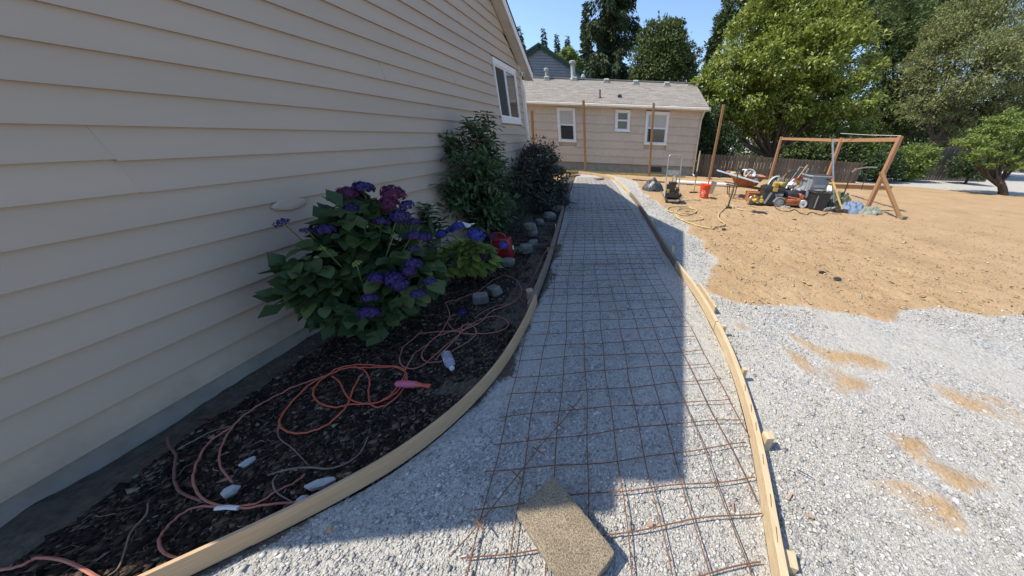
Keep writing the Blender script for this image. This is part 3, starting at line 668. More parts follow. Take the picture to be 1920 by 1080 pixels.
p1, p2 = G(1740, 341), G(1822, 338); p1 = Vector((14.4, 16.2, 0)); p2 = Vector((19.5, 16.9, 0)); d = (p2-p1); n = 30
fzz = 1.62
pm2 = picket(d.length/n-.03, fzz).build('board', M_fence, ff)
for i in range(n):
    o = pm2 if i == 0 else link('board', pm2.data, ff); q = p1+d*(i/n)
    o.location = q-fo2; o.rotation_euler = (0, rs.uniform(-.01, .01), math.atan2(d.y, d.x)); o.scale = (1, 1, rs.uniform(.97, 1.03)*(1-.25*abs(i/n-.5)))
# ================================================================== POSTS
def post(foot, top, Y, label, wdt=.09, group='timber posts in front of the low house', dz=0):
    b = G(*foot); b = Vector((WY(foot[0], foot[1], Y).x, Y, -.02)); t_ = WY(top[0], top[1], Y); t_ = Vector((t_.x, Y, t_.z))
    r = thing('timber_post', (b.x, b.y, 0), label, 'post', group)
    m = MB(); m.beam(b, t_, wdt, wdt, up=(0, 1, 0)); m.build('post', M_post, r, off=Vector((b.x, b.y, 0)), bevel=.005)
    m = MB(); rr = [(random.uniform(.02, .08)) for _ in range(5)]; m.rock(Vector((b.x, b.y, 0)), (.3, .28, .06), seed=len(label)); m.build('soil_collar', M_clod, r, off=Vector((b.x, b.y, 0)))
    return r
post((1003, 322), (997, 207), 12.6, 'leftmost timber post, mostly hidden by the dark shrub')
post((1098, 322), (1094, 188), 13.15, 'timber post between the left sash window and the small window')
post((1217, 330), (1226, 193), 12.9, 'timber post crossing the right sash window')
post((1330, 335), (1357, 197), 12.9, 'timber post in front of the picket fence, right of the low house')
# ================================================================== FORM BOARDS
def form_board(fn, ya, yb, side, th, h, m, name, label, n=60, z0=-.005, wig=0, group=None):
    """curved board standing on edge; side=+1 puts its thickness to the right of the curve"""
    ysv = np.linspace(ya, yb, n); xs = np.array([float(fn(y)) for y in ysv]); P = np.c_[xs, ysv]
    T = np.gradient(P, axis=0); T /= np.linalg.norm(T, axis=1)[:, None]; Nn = np.c_[T[:, 1], -T[:, 0]]*side
    m_ = MB(); vs = []
    for i in range(n):
        zt = h+wig*(math.sin(ysv[i]*4)+math.sin(ysv[i]*9.1)*.5)*.004; q = P[i]+Nn[i]*th
        vs += [(P[i][0], P[i][1], z0), (P[i][0], P[i][1], zt), (q[0], q[1], zt), (q[0], q[1], z0)]
    fs = [[0, 1, 2, 3], [4*(n-1)+j for j in (3, 2, 1, 0)]]
    for i in range(n-1):
        for j in range(4): a = 4*i+j; b = 4*i+(j+1) % 4; fs.append([a, a+4, b+4, b])
    m_.add(vs, fs); o = m_.build(name, m, bevel=.002)
    bm_fix(o); return tag(o, label, 'board', group)
def bm_fix(o):
    import bmesh
    b = bmesh.new(); b.from_mesh(o.data); bmesh.ops.recalc_face_normals(b, faces=b.faces); b.to_mesh(o.data); b.free()
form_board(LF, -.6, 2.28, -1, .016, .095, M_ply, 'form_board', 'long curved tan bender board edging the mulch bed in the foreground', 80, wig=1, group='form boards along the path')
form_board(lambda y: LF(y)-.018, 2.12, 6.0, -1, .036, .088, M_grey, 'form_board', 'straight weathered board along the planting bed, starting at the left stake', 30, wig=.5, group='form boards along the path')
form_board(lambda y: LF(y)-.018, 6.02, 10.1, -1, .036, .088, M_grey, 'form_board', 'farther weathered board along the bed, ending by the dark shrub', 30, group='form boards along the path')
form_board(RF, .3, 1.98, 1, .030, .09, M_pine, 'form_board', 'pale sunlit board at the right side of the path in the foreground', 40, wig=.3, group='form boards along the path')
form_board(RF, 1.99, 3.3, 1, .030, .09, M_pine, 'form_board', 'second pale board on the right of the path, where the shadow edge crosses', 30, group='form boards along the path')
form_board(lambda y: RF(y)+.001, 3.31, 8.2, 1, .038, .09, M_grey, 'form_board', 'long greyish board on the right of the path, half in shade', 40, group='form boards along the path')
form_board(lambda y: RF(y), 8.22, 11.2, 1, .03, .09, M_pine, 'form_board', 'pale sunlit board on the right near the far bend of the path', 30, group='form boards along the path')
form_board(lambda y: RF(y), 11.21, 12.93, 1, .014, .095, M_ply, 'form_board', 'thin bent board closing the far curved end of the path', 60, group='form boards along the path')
o = MB().beam((.882, 2.25, .04), (.828, 2.75, .04), .018, .07).build('splice_board', M_pine, bevel=.002); tag(o, 'short pale splice board backing the joint of the right form boards', 'board')
def stake(x, y, h, wdt, label, rz=0, tip=True, m=None, lean=(0, 0), thin=None):
    r = MB(); r.box((0, 0, h/2-.04), (thin or wdt, wdt, h+.08), (lean[0], lean[1], rz)); r.box((.004, 0, h-.004), ((thin or wdt)*.8, wdt*.8, .012), (lean[0]+.1, lean[1], rz))
    o = r.build('wooden_stake', m or M_pine, bevel=.003); o.location = (x, y, 0); return tag(o, label, 'stake', 'stakes outside the form boards')
def outR(y, d): return float(RF(y))+d
stake(outR(.93, .066), .93, .105, .045, 'split topped wooden stake beside the right form board, nearest but one', .12)
stake(outR(.47, .060), .45, .045, .055, 'stubby end grain stake at the bottom edge of the photo', -.25)
stake(outR(1.42, .056), 1.42, .10, .03, 'short pale stake against the right board, third from the front', .1)
stake(outR(1.92, .056), 1.92, .10, .03, 'small pale stake where two right boards meet', .0)
stake(outR(3.6, .06), 3.75, .13, .035, 'pale stake at the shadow edge on the right of the path', .2)
stake(outR(5.3, .06), 5.3, .12, .035, 'small shaded stake on the right side of the path', .2)
stake(float(LF(2.3))-.09, 2.35, .105, .06, 'pinkish stake behind the left board beside the brown cord', .5, m=woodN('pinkish_cut_wood', (.45, .30, .24), (.38, .25, .2)))
stake(float(LF(4.6))-.07, 4.6, .12, .03, 'thin pale stake on the bed side of the left board, middle one', .3, thin=.012)
stake(float(LF(3.5))-.07, 3.5, .11, .03, 'thin pale stake on the bed side of the left board, near the grey stones', .3, thin=.012)
# nails
for y, w_ in ((.5, 'nearest'), (.62, 'second nearest'), (.8, 'third nearest'), (.98, 'fourth nearest'), (1.1, 'fifth nearest'), (1.25, 'farthest')):
    x = float(RF(y)); o = MB().tube([(x+.006, y-.02, .092), (x+.02, y+.03, .096)], .0012, 4).build('bent_tie_wire', M_rust); tag(o, w_+' of the thin bent wires lying on the top of the right form board', 'wire', 'bits of wire on the near right board')
# ================================================================== WIRE MESH
def wire(pts, parent, off, r=.0028, m=None): return MB().tube(pts, r, 5).build('wire', m or M_rust, parent, off=off)
def mesh_sheet(org, ang, nl, nc, label, s=.1524, left=0, seed=0, extra=.03):
    rr = random.Random(seed); o = Vector((org[0], org[1], 0)); ca, sa = math.cos(ang), math.sin(ang)
    t = thing('wire_mesh', o, label, 'wire mesh', 'rusty wire mesh sheets on the path')
    def W(a, b):
        x, y = o.x+a*ca-b*sa, o.y+a*sa+b*ca
        z = .012+.020*float(fbm(np.array(x), np.array(y), 1.6, 50+seed)); return Vector((x, y, z))
    ln = nc*s
    for i in range(nl):
        a = i*s; pts = []
        for b in np.arange(-extra, ln+.06, .076):
            p = W(a+.009*math.sin(b*3+i*1.7)+.004*math.sin(b*11+i), b)
            if LF(p.y)+.02 < p.x < RF(p.y)-.006: pts.append(p)
        if len(pts) > 3: wire(pts, t, o)
    for j in range(nc+1):
        b = j*s; pts = []
        for a in np.arange(-extra, (nl-1)*s+extra+.001, .05):
            p = W(a, b+.010*math.sin(a*4+j*2.1)+.004*math.sin(a*13+j)); p.z += .005
            if LF(p.y)+.02 < p.x < RF(p.y)+(.03 if p.z > .03 else -.004): pts.append(p)
        if len(pts) > 3: wire(pts, t, o)
    return t
mesh_sheet((-.495, .10), math.radians(9.5), 10, 20, 'nearest rusty wire mesh sheet with the concrete block resting on it', seed=1)
mesh_sheet((-.98, 3.14), math.radians(8.5), 11, 20, 'second rusty wire mesh sheet, wholly in the house shadow', seed=2)
mesh_sheet((-1.42, 6.12), math.radians(9), 11, 19, 'third rusty wire mesh sheet, level with the red bucket', seed=3)
mesh_sheet((-1.86, 8.95), math.radians(11), 11, 16, 'farthest rusty wire mesh sheet before the bend of the path', seed=4)
# loose ladder strip across the near mesh
a = G(1092, 742, .04); b = G(845, 1045, .05); t = thing('loose_wire_strip', (a+b)/2, 'loose rusty wire with short cross stubs lying diagonally over the near mesh', 'wire'); of = Vector(t.location)
wire([a.lerp(b, k/10)+Vector((.004*math.sin(k), 0, .004*math.sin(k*2))) for k in range(11)], t, of)
for q, ang in ((.12, .6), (.27, .55), (.46, .5), (.62, .6), (.86, .7)):
    c = a.lerp(b, q); d = Vector((math.cos(-ang*.9), math.sin(-ang*.9), 0))*.05; wire([c-d*.7+Vector((0, 0, .006)), c+d+Vector((0, 0, .004))], t, of)
# ================================================================== CONCRETE BLOCK
blk = thing('concrete_block', G(1062, 985), 'rough tan concrete paver block lying askew on the wire mesh in front', 'block')
cs_ = [G(1040, 897, .09), G(968, 952, .09), G(1155, 1030, .09)]
cen = (cs_[1]+cs_[2])/2; d = (cs_[2]-cs_[0]); dirL = (G(1153, 1035, .09)-G(1040, 897, .09)); aL = math.atan2(dirL.y, dirL.x)
def rough_block(LX, LY, LZ, n=(40, 22, 8), r=.012, seed=0):
    import bmesh
    V = []; Fc = []; rr = np.random.default_rng(seed)
    bmx = bmesh.new(); bmesh.ops.create_cube(bmx, size=1); bmesh.ops.subdivide_edges(bmx, edges=bmx.edges[:], cuts=24, use_grid_fill=True)
    for v in bmx.verts:
        p = np.array(v.co)*np.array([LX, LY, LZ]); h = np.array([LX, LY, LZ])/2-r
        c = np.clip(p, -h, h); dd = p-c; l = np.linalg.norm(dd)
        if l > 0: p = c+dd/l*r
        nz = (fbm(np.array(p[0]*40+p[2]*13), np.array(p[1]*40-p[2]*17), 1., seed)-.5)
        e = float(nz)*.006; nrm = dd/l if l > 0 else np.zeros(3); v.co = Vector(p+nrm*e)
        c3 = np.abs(p)/(np.array([LX, LY, LZ])/2); k = (c3 > .86).sum()
        if k >= 2: v.co *= 1-.012*float(fbm(np.array(p[0]*30), np.array(p[1]*30+p[2]*30), 1., seed+4))
    me = bpy.data.meshes.new('block'); bmx.to_mesh(me); bmx.free(); me.polygons.foreach_set('use_smooth', [True]*len(me.polygons)); return me
A1, B1 = G(1038, 890, .085), G(1155, 1032, .085); A2 = G(958, 948, .085)
LXb = (B1-A1).length+.0; LYb = .155; aL = math.atan2((B1-A1).y, (B1-A1).x)
nrm = Vector((math.sin(aL), -math.cos(aL), 0)); 
if nrm.dot(A2-A1) < 0: nrm = -nrm
LYb = abs((A2-A1).dot(nrm)); cen = (A1+B1)/2+nrm*LYb/2; cen.z = 0
me = rough_block(LXb, LYb, .055, seed=3); me.materials.append(M_block); blk.location = (cen.x, cen.y, .0)
link('block', me, blk, loc=(0, 0, .058), rot=(.03, .015, aL))
print('block size', LXb, LYb)
# ================================================================== SMALL THINGS IN THE BED
def cord(name, px, r, m, label, z=.012, n=7, cat='cord', group=None, zf=None, wob=.004):
    P = [G(x, y, z) for x, y in px]; S_ = spline(P, n); out = []
    for i, p in enumerate(S_):
        zz = float(bed_z(np.array(p.x), np.array(p.y)))+r+.014+(wob*abs(math.sin(i*.7))) if zf is None else zf+r+wob*abs(math.sin(i*.7))
        out.append(Vector((p.x, p.y, zz)))
    o = MB().tube(out, r, 6).build(name, m, smooth=True); return tag(o, label, cat, group)
def c7(*p): return [(480+x/2.843, 520+y/2.843) for x, y in p]
def c6(*p): return [(x/2.526, 740+y/2.526) for x, y in p]
c0 = cord('extension_cord', c7((790, 480), (740, 468), (640, 462), (520, 463), (430, 480), (370, 520), (310, 580), (305, 630), (350, 672), (430, 687), (500, 672), (640, 655), (720, 615), (775, 560), (797, 505), (770, 480), (700, 470), (560, 475), (470, 480), (380, 515), (280, 570), (180, 660), (122, 740), (125, 790), (180, 822), (270, 825), (360, 790), (440, 730), (480, 680), (510, 600), (545, 520)), .0048, M_cord, 'coiled bright orange cord on the mulch left of the pink taped plug')
cord('extension_cord', c7((400, 520), (440, 550), (470, 610), (510, 650), (610, 662), (700, 620), (770, 540), (790, 500))+c7((800, 545), (760, 605), (700, 665), (640, 685), (600, 655), (592, 600), (600, 540), (575, 490), (520, 470)), .0045, M_cord, 'inner orange cord loops crossing inside the bright coil')
cord('extension_cord', c7((375, 516), (290, 545), (200, 572), (80, 630), (0, 685))+c6((1230, 40), (1160, 95), (1090, 160), (1042, 240), (1030, 320), (1060, 370), (1092, 408)), .0042, M_cord2, 'faded orange cord running from the coil to the pale triangular rock')
cord('extension_cord', c6((1100, 148), (1000, 210), (930, 300), (900, 380), (910, 440), (960, 490), (1060, 515), (1200, 510), (1290, 470), (1380, 420), (1440, 370)), .0044, M_cord2, 'faded cord loop curving past the pale triangular rock')
cord('extension_cord', c6((1500, 462), (1440, 490), (1360, 510), (1200, 530), (1020, 518), (920, 515), (830, 550), (760, 610), (728, 670), (750, 730), (810, 760), (920, 770), (1015, 765)), .0046, M_cord2, 'faded cord loop with a white taped splice by the near board')
cord('extension_cord', c6((785, 190), (800, 240), (825, 280), (810, 350), (820, 430), (860, 460), (935, 490)), .005, M_cord3, 'brownish cord end standing at the left of the bed loops')
cord('extension_cord', c6((-60, 815), (0, 812), (80, 790), (150, 760), (250, 770), (340, 800), (420, 845), (480, 880)), .0055, M_cord2, 'dusty cord in the bottom left corner')
cord('extension_cord', c7((1180, 250), (1130, 240), (1090, 268), (1040, 283), (880, 292), (800, 350), (765, 420), (780, 465), (860, 467), (960, 400), (1080, 300), (1200, 212), (1290, 200), (1342, 232), (1330, 266), (1260, 288), (1130, 296), (1060, 280), (1022, 240), (1040, 202), (1090, 190)), .0042, M_cord2, 'dusty pink cord loops around the fallen purple flower')
cord('extension_cord', c7((790, 480), (815, 440), (870, 375), (940, 325), (1000, 270), (1030, 200), (1018, 150), (1015, 128), (1090, 108), (1170, 72), (1260, 8), (1310, -15), (1360, -10), (1400, 25), (1416, 80), (1385, 120), (1310, 150), (1235, 188), (1190, 240), (1100, 278), (980, 300), (905, 355), (880, 410), (910, 440), (990, 434)), .0042, M_cord2, 'pink cord passing round the two grey brick stones to the clear bottle')
cord('extension_cord', c7((1040, 392), (1120, 342), (1172, 290), (1150, 255), (1100, 252), (1095, 272), (1060, 330), (960, 420)), .0042, M_cord2, 'short pink cord loop behind the clear bottle')
def c4(*p): return [(840+x/3.6, 300+y/3.6) for x, y in p]
zz_ = [.1]
P = [(*c4(q)[0],) for q in ((862, 300), (840, 345), (836, 400), (790, 500), (735, 590), (700, 625), (655, 670), (625, 740), (560, 830), (500, 890), (485, 935), (520, 962), (540, 950), (510, 935), (470, 935), (430, 972), (330, 990), (240, 1030), (180, 1075))]
W_ = []
for x, y in P:
    p = G(x, y, .02); lx = float(LF(p.y)); dd = abs(p.x-lx)
    W_.append(Vector((p.x, p.y, .105 if -.10 < p.x-lx < .02 else (.03 if p.x > lx else .03))))
o = MB().tube(spline(W_, 8), .0045, 6).build('extension_cord', M_cord3, smooth=True); tag(o, 'thin brown cord crossing the left form board onto the wire mesh', 'cord')
# tape splice
s = cord('tape_splice', c6((1005, 525), (1060, 524), (1120, 530)), .009, M_white, 'white taped splice on the faded cord beside the near board', wob=0, cat='splice')
# connector
a, b, c = [G(*q, .03) for q in c7((745, 566), (855, 572), (930, 580))]
t = thing('cord_connector', (a+b)/2, 'pink tape wrapped connector with orange plug on the mulch', 'plug'); of = Vector(t.location)
M_pink = mat('pink_tape', (.62, .16, .24), (.52, .10, .17), 60, .5, .5, 90, .003)
def lath_along(a, b, prof, n=12):
    d = (b-a).normalized(); q = Vector((0, 0, 1)).rotation_difference(d).to_euler(); L = (b-a).length; return MB().lathe(a, [(r, z*L) for r, z in prof], n, q)
lath_along(a, b, [(.006, 0), (.018, .05), (.023, .25), (.021, .4), (.024, .6), (.021, .8), (.023, .93), (.016, 1)]).build('taped_grip', M_pink, t, smooth=True, off=of)
lath_along(b, c, [(.017, -.05), (.019, .1), (.012, .3), (.011, .7), (.014, .75), (.014, .97), (.011, 1)]).build('plug_body', M_cord, t, smooth=True, off=of)
d = (c-b).normalized(); m_ = MB()
for s_ in (-.006, 0, .006): m_.beam(c+Vector((-d.y, d.x, 0))*s_, c+Vector((-d.y, d.x, 0))*s_+d*.014, .0025, .005)
m_.build('prongs', M_dkmetal, t, off=of)
# bottle
a, b = G(836, 663, .035), G(850, 697, .03); L_ = (b-a).length; d = (b-a).normalized()
b = a+d*.185
t = thing('water_bottle', (a+b)/2, 'clear crumpled plastic water bottle lying on the mulch, white cap forward', 'bottle'); of = Vector(t.location)
m_, nt_, b_ = new_mat('clear_plastic'); b_.inputs['Base Color'].default_value = (.85, .9, .95, 1); b_.inputs['Roughness'].default_value = .12; b_.inputs['IOR'].default_value = 1.3; b_.inputs['Transmission Weight'].default_value = .75; b_.inputs['Specular IOR Level'].default_value = .8
pr = [(.02, 0), (.030, .03)]+[(.0315-(.0035 if k % 2 else 0), .06+k*.035) for k in range(12)]+[(.0315, .53), (.029, .62), (.0315, .70), (.026, .80), (.013, .90), (.012, .94)]
lath_along(a, b, pr, 16).build('bottle_body', m_, t, smooth=True, off=of, angle=60)
lath_along(a, b, [(.0155, .935), (.0155, 1.0), (.014, 1.01)], 16).build('cap', M_white, t, smooth=True, off=of)
M_lab = mat('blue_red_bottle_label', (.30, .36, .62), (.62, .30, .34), 40, .5, .1)
lath_along(a, b, [(.0322, .56), (.0322, .68)], 16).build('label_band', M_lab, t, smooth=True, off=of)
# rocks
def rock(px, size, m, label, rz=0, seed=0, cat='rock', name='rock', group=None, tilt=(0, 0), dz=0):
    p = G(*px); o = MB().rock((0, 0, 0), size, seed=seed, j=.26 if m is M_wrock else .15, n=6 if m is M_wrock else 8).build(name, m, smooth=False, bevel=.002)
    o.location = (p.x, p.y, size[2]*.42-.01+dz); o.rotation_euler = (*tilt, rz); return tag(o, label, cat, group)
rock((465, 868), (.055, .035, .03), M_wrock, 'white rock chip alone in the mulch left of the long white rock', 1.2, 1)
rock((433, 922), (.055, .05, .035), M_wrock, 'pale triangular rock at the end of the faded cord', .3, 2)
rock((604, 908), (.11, .042, .035), M_wrock, 'long white rock lying against the near board', .35, 3)
rock((566, 938), (.04, .034, .03), M_wrock, 'small grey white rock touching the long white rock', .9, 4)
rock((253, 892), (.018, .015, .012), M_stone, 'tiny grey pebble in the mulch near the foundation', .9, 5)
def brickstone(px, size, rz, label, seed, tilt=(0, 0)):
    p = G(*px); m_ = MB().box((0, 0, 0), size, (0, 0, 0), .86, b=.02); o = m_.build('edging_stone', M_stone, bevel=.006); o.location = (p.x, p.y, size[2]/2-.012); o.rotation_euler = (*tilt, rz); return tag(o, label, 'stone')
brickstone((902, 563), (.15, .11, .08), .5, 'grey brick shaped stone, left of the pair beside the pink cord', 1, (.15, .1))
brickstone((928, 549), (.15, .11, .085), -.6, 'brownish brick shaped stone, right of the pair beside the pink cord', 2, (.1, -.15))
for i, (px, sz, lb) in enumerate([((953, 497), (.20, .16, .11), 'grey edging stone in front of the red fuel can'), ((987, 472), (.20, .17, .13), 'rounded edging stone beside the red fuel can, nearest the path'), ((1001, 460), (.17, .14, .10), 'dark low edging stone just behind the rounded one by the fuel can'), ((998, 441), (.22, .18, .14), 'lower stone of the stacked pair past the fuel can'), ((1031, 411), (.26, .22, .16), 'large round stone under the dark shrub beside the board'), ((1046, 396), (.26, .22, .15), 'stone under the dark shrub nearest the left board'), ((1030, 388), (.24, .2, .14), 'dark stone half under the dark shrub'), ((1062, 372), (.22, .2, .12), 'farthest small stone beyond the dark shrub'), ((1012, 420), (.18, .16, .11), 'mossy stone between the stacked pair and the large round stone')]):
    rock(px, sz, M_stone, lb, i*.7, 20+i, 'stone', 'edging_stone')
rock((997, 443), (.21, .17, .11), M_stone, 'upper stone of the stacked pair past the fuel can', .4, 41, 'stone', 'edging_stone', dz=.125)
# twigs
def twig(px, r, label, m=M_twig, z=.02): 
    P = spline([G(x, y, z+random.uniform(0, .01)) for x, y in px], 5); n = len(P)
    o = MB().tube(P, [r*(1-.6*abs(i/n-.35)) for i in range(n)], 5).build('twig', m); return tag(o, label, 'twig')
twig(c6((1268, 382), (1320, 365), (1400, 348), (1480, 345), (1560, 350), (1650, 320), (1710, 270), (1742, 200)), .0045, 'long curved bare twig lying above the long white rock')
twig(c6((1315, 378), (1292, 412), (1310, 462), (1370, 500), (1458, 552)), .003, 'pale hooked twig ending at the small white rock')
twig(c6((700, 515), (690, 570), (620, 650), (590, 740), (560, 820), (510, 859)), .003, 'thin crooked twig near the bottom left cord')
twig(c6((1320, 130), (1320, 200), (1380, 250), (1430, 300), (1455, 330)), .0025, 'thin pale root hanging off the orange coil')
twig(c6((840, 260), (910, 222), (1000, 175), (1110, 145)), .0025, 'thin pale twig near the foundation left of the coil')
twig([(1683-10, 770), (1700, 785)], .002, 'short dark twig on the gravel at right') if False else None
twig([(1493, 879), (1524, 896)], .0022, 'dark little stick on the gravel right of the near stake', M_dkmetal)
twig([(1395+60, 655), (1520+12, 632-30)], .003, 'thin dark stick on the gravel near the sand edge') if False else None
random.seed(11)
M_mtw = islmat('litter_twigs', [(0, (.10, .075, .05)), (.6, (.26, .2, .14)), (1, (.42, .34, .25))])
m_ = MB()
for i in range(420):
    y = random.betavariate(1.2, 2)*4; x = random.uniform(WALL+.25, float(LF(y))-.02); a = random.uniform(0, 6.3); L = random.uniform(.015, .07); z = float(bed_z(np.array(x), np.array(y)))+.012
    m_.tube([(x, y, z), (x+math.cos(a)*L/2, y+math.sin(a)*L/2, z+random.uniform(0, .012)), (x+math.cos(a+.3)*L, y+math.sin(a+.3)*L, z)], random.uniform(.0006, .0016), 3, False)
tag(m_.build('litter_twigs', M_mtw), kind='stuff')
M_chipw = mat('split_wood_chip', (.42, .28, .18), (.32, .2, .13), 30, .8, .3)
# wood chips and scraps on gravel
for i, (px, s_, lb) in enumerate([((1218, 985), (.024, .018, .006), 'reddish square wood chip on the gravel right of the concrete block'), ((1373, 951), (.04, .008, .004), 'orange wood splinter by the near right board'), ((1519, 970), (.02, .016, .006), 'small brown chip farther outside the near right board'), ((1480, 932), (.04, .008, .004), 'slim orange splinter outside the near right board'), ((620, 995), (.02, .018, .012), 'pale pebble in the gravel below the near left board')]):
    p = G(*px); o = MB().box((0, 0, 0), s_, b=.002).build('wood_chip', M_chipw); o.location = (p.x, p.y, .012); o.rotation_euler = (.1, .1, i*1.3); tag(o, lb, 'wood chip')
# black debris scraps on the sand
for i, (px, lb) in enumerate([((1541, 512), 'black scrap in the middle of the sand, left of the pair'), ((1570, 524), 'black scrap in the middle of the sand, right of the pair'), ((1489, 420-7), 'small dark lump on the sand below the mower'), ((1357, 431), 'small black lump on the sand right of the cream hose')]):
    p = G(*px); o = MB().rock((0, 0, 0), (.09, .05, .03), seed=i, j=.4).build('dark_scrap', M_black); o.location = (p.x, p.y, .012); tag(o, lb, 'scrap')
p = G(1424, 399); o = MB().box((0, 0, 0), (.34, .10, .03), (0, 0, -.12), .7).build('black_strip', M_black); o.location = (p.x, p.y, .015); tag(o, 'flat black strip lying on the sand below the yellow saw', 'strip')
# ================================================================== PLANTS IN THE BED
def leaf_mesh(name, L, W, m, cup=.18, droop=.25, n=6, tip=.5):
    V = []; Fc = []
    for i in range(n+1):
        t = i/n; w_ = W/2*math.sin(math.pi*min(1, t**.8*.96+.03))**(.6 if W > .08 else .8)*(1.0 if t < tip else 1-.15*(t-tip)/(1-tip)); 
        if i == n: w_ = .001
        x = t*L; z = -droop*L*t*t
        for s_, k in ((-1, 1), (-.5, .3), (0, 0), (.5, .3), (1, 1)): V.append((x-(.03*L if abs(s_) == 1 else 0), s_*w_, z+cup*w_*k+(.02*W*math.sin(i*2.5) if abs(s_) == 1 else 0)))
    for i in range(n):
        for j in range(4): a = i*5+j; Fc.append((a, a+5, a+6, a+1))
    return mesh_np(name, V, Fc, m, True)
def orient(pos, d, up, s=1., roll=0.):
    x = Vector(d).normalized(); u = Vector(up); y = u.cross(x)
    if y.length < 1e-3: y = Vector((0, 1, 0)).cross(x)
    y.normalize(); z = x.cross(y)
    R = Matrix((x, y, z)).transposed()@Matrix.Rotation(roll, 3, 'X')
    return Matrix.Translation(pos)@R.to_4x4()@Matrix.Diagonal((s, s, s, 1))
def floret_head(name, m, R=.075, n=150, flat=.7, seed=0, m2=None):
    rr = np.random.default_rng(seed); V = []; Fc = []
    for i in range(n):
        ph = math.acos(1-1.45*(i+.5)/n); th = i*2.39996
        d = Vector((math.sin(ph)*math.cos(th), math.sin(ph)*math.sin(th), math.cos(ph))); d = (d+Vector(rr.normal(0, .09, 3))).normalized()
        c = Vector((d.x*R, d.y*R, d.z*R*flat))*(1+.16*math.sin(d.x*9+seed)*math.sin(d.y*8+2*seed)+rr.uniform(-.12, .06)); t1 = d.orthogonal().normalized(); t2 = d.cross(t1); a0 = rr.uniform(0, 6.28); ps = R*.19
        for k in range(4):
            a = a0+k*math.pi/2; e = t1*math.cos(a)+t2*math.sin(a); f = t1*math.cos(a+.78)+t2*math.sin(a+.78); g = t1*math.cos(a-.78)+t2*math.sin(a-.78)
            b = len(V); V += [tuple(c), tuple(c+f*ps*.75+d*.003), tuple(c+e*ps*1.15+d*.001), tuple(c+g*ps*.75+d*.003)]; Fc.append((b, b+1, b+2, b+3))
    return mesh_np(name, V, Fc, m)
rl = random.Random(21)
leafA = [leaf_mesh('leaf', L, W, L_hyd, c, d) for L, W, c, d in ((.120, .112, .2, .3), (.108, .10, .12, .4), (.13, .118, .25, .2))]
leafB = [leaf_mesh('leaf', L, W, L_hyd2, c, d) for L, W, c, d in ((.115, .075, .25, .25), (.10, .07, .15, .35))]
head_b = [floret_head('flower_head', P_indigo, .072, 150, .6, s) for s in range(2)]; head_blue = floret_head('flower_head', P_blue, .078, 150, .62, 5)
head_m = floret_head('flower_head', P_mag, .078, 150, .68, 7); head_s = floret_head('flower_head', P_indigo, .035, 40, .5, 9); head_g = floret_head('flower_head', P_bud, .03, 40, .6, 11)
FILL = []
def inell(p, E): return any(((p[0]-c[0])/r[0])**2+((p[1]-c[1])/r[1])**2+((p[2]-c[2])/r[2])**2 < .72 for c, r in E)
def dome_leaves(root, E, n, meshes, name='leaf', s0=(.62, 1.05), wallx=WALL+.03, zmin=.02, down=.25, stems=None, thr=.72):
    """leaves on the outer shell of a union of ellipsoids, pointing out and drooping"""
    of = Vector(root.location); wts = [r[0]*r[2] for c, r in E]; cnt = 0; tries = 0; out = []
    while cnt < n and tries < n*40:
        tries += 1; c, r = rl.choices(E, wts)[0]
        d = Vector((rl.gauss(0, 1), rl.gauss(0, 1), rl.gauss(.25, 1))).normalized(); q = rl.uniform(.72, 1.03)
        p = Vector((c[0]+d.x*r[0]*q, c[1]+d.y*r[1]*q, c[2]+d.z*r[2]*q))
        if p.z < zmin or p.x < wallx or inell(p, E): continue
        if any((p-o_).length < .028 for o_ in out[-60:]): continue
        out.append(p); cnt += 1
        dd = Vector((d.x, d.y, d.z*.45-down+rl.uniform(-.2, .2))); dd.x = max(dd.x, -.4) if p.x < wallx+.12 else dd.x
        me = rl.choice(meshes); link(name, me, root, mw=orient(p-of-dd.normalized()*.06, dd, (rl.uniform(-.35, .35), rl.uniform(-.5, .1), 1), rl.uniform(*s0)*(1 if rl.random() > .18 else .65)))
    return out
def stems(root, base, tops, r, m, name='stem'):
    of = Vector(root.location)
    for t_ in tops:
        b = Vector(base)+Vector((rl.uniform(-.12, .12), rl.uniform(-.1, .1), 0)); t_ = Vector(t_); mid = b.lerp(t_, .5)+Vector((0, 0, .06))
        MB().tube(spline([b, mid, t_], 4), r, 5).build(name, m, root, off=of)
M_stem = mat('green_stem', (.12, .16, .06), (.08, .11, .04), 20, .7, .2)
M_wstem = mat('woody_stem', (.22, .19, .13), (.15, .13, .09), 20, .8, .2)
# --- big hydrangea
YH = 1.85
def hp(px, py, Y): return WX(px, py, -2.) if False else WY(px, py, Y)
h1 = thing('hydrangea', (-1.95, 1.75, 0), 'large dark green hydrangea with purple and magenta flower heads against the siding', 'shrub')
cA = hp(640, 545, 1.65); cB = hp(700, 430, 1.95); cC = hp(765, 520, 1.8); cD = hp(590, 500, 1.6); cE_ = hp(700, 580, 1.6)
E1 = [((max(cA.x, -2.15), cA.y, cA.z), (.27, .28, .22)), ((max(cB.x, -2.16), cB.y, cB.z-.05), (.28, .28, .26)), ((cC.x, cC.y, cC.z), (.24, .26, .22)), ((max(cD.x, -2.2)+.03, cD.y, cD.z), (.15, .18, .17)), ((cE_.x-.05, cE_.y, max(cE_.z, .16)), (.24, .22, .16))]
print('hyd', [(tuple(round(v, 2) for v in c)) for c, r in E1])
dome_leaves(h1, E1, 290, leafA, down=.3)
FILL.append((h1, [(c, tuple(q*.86 for q in r)) for c, r in E1], 1500, .11))
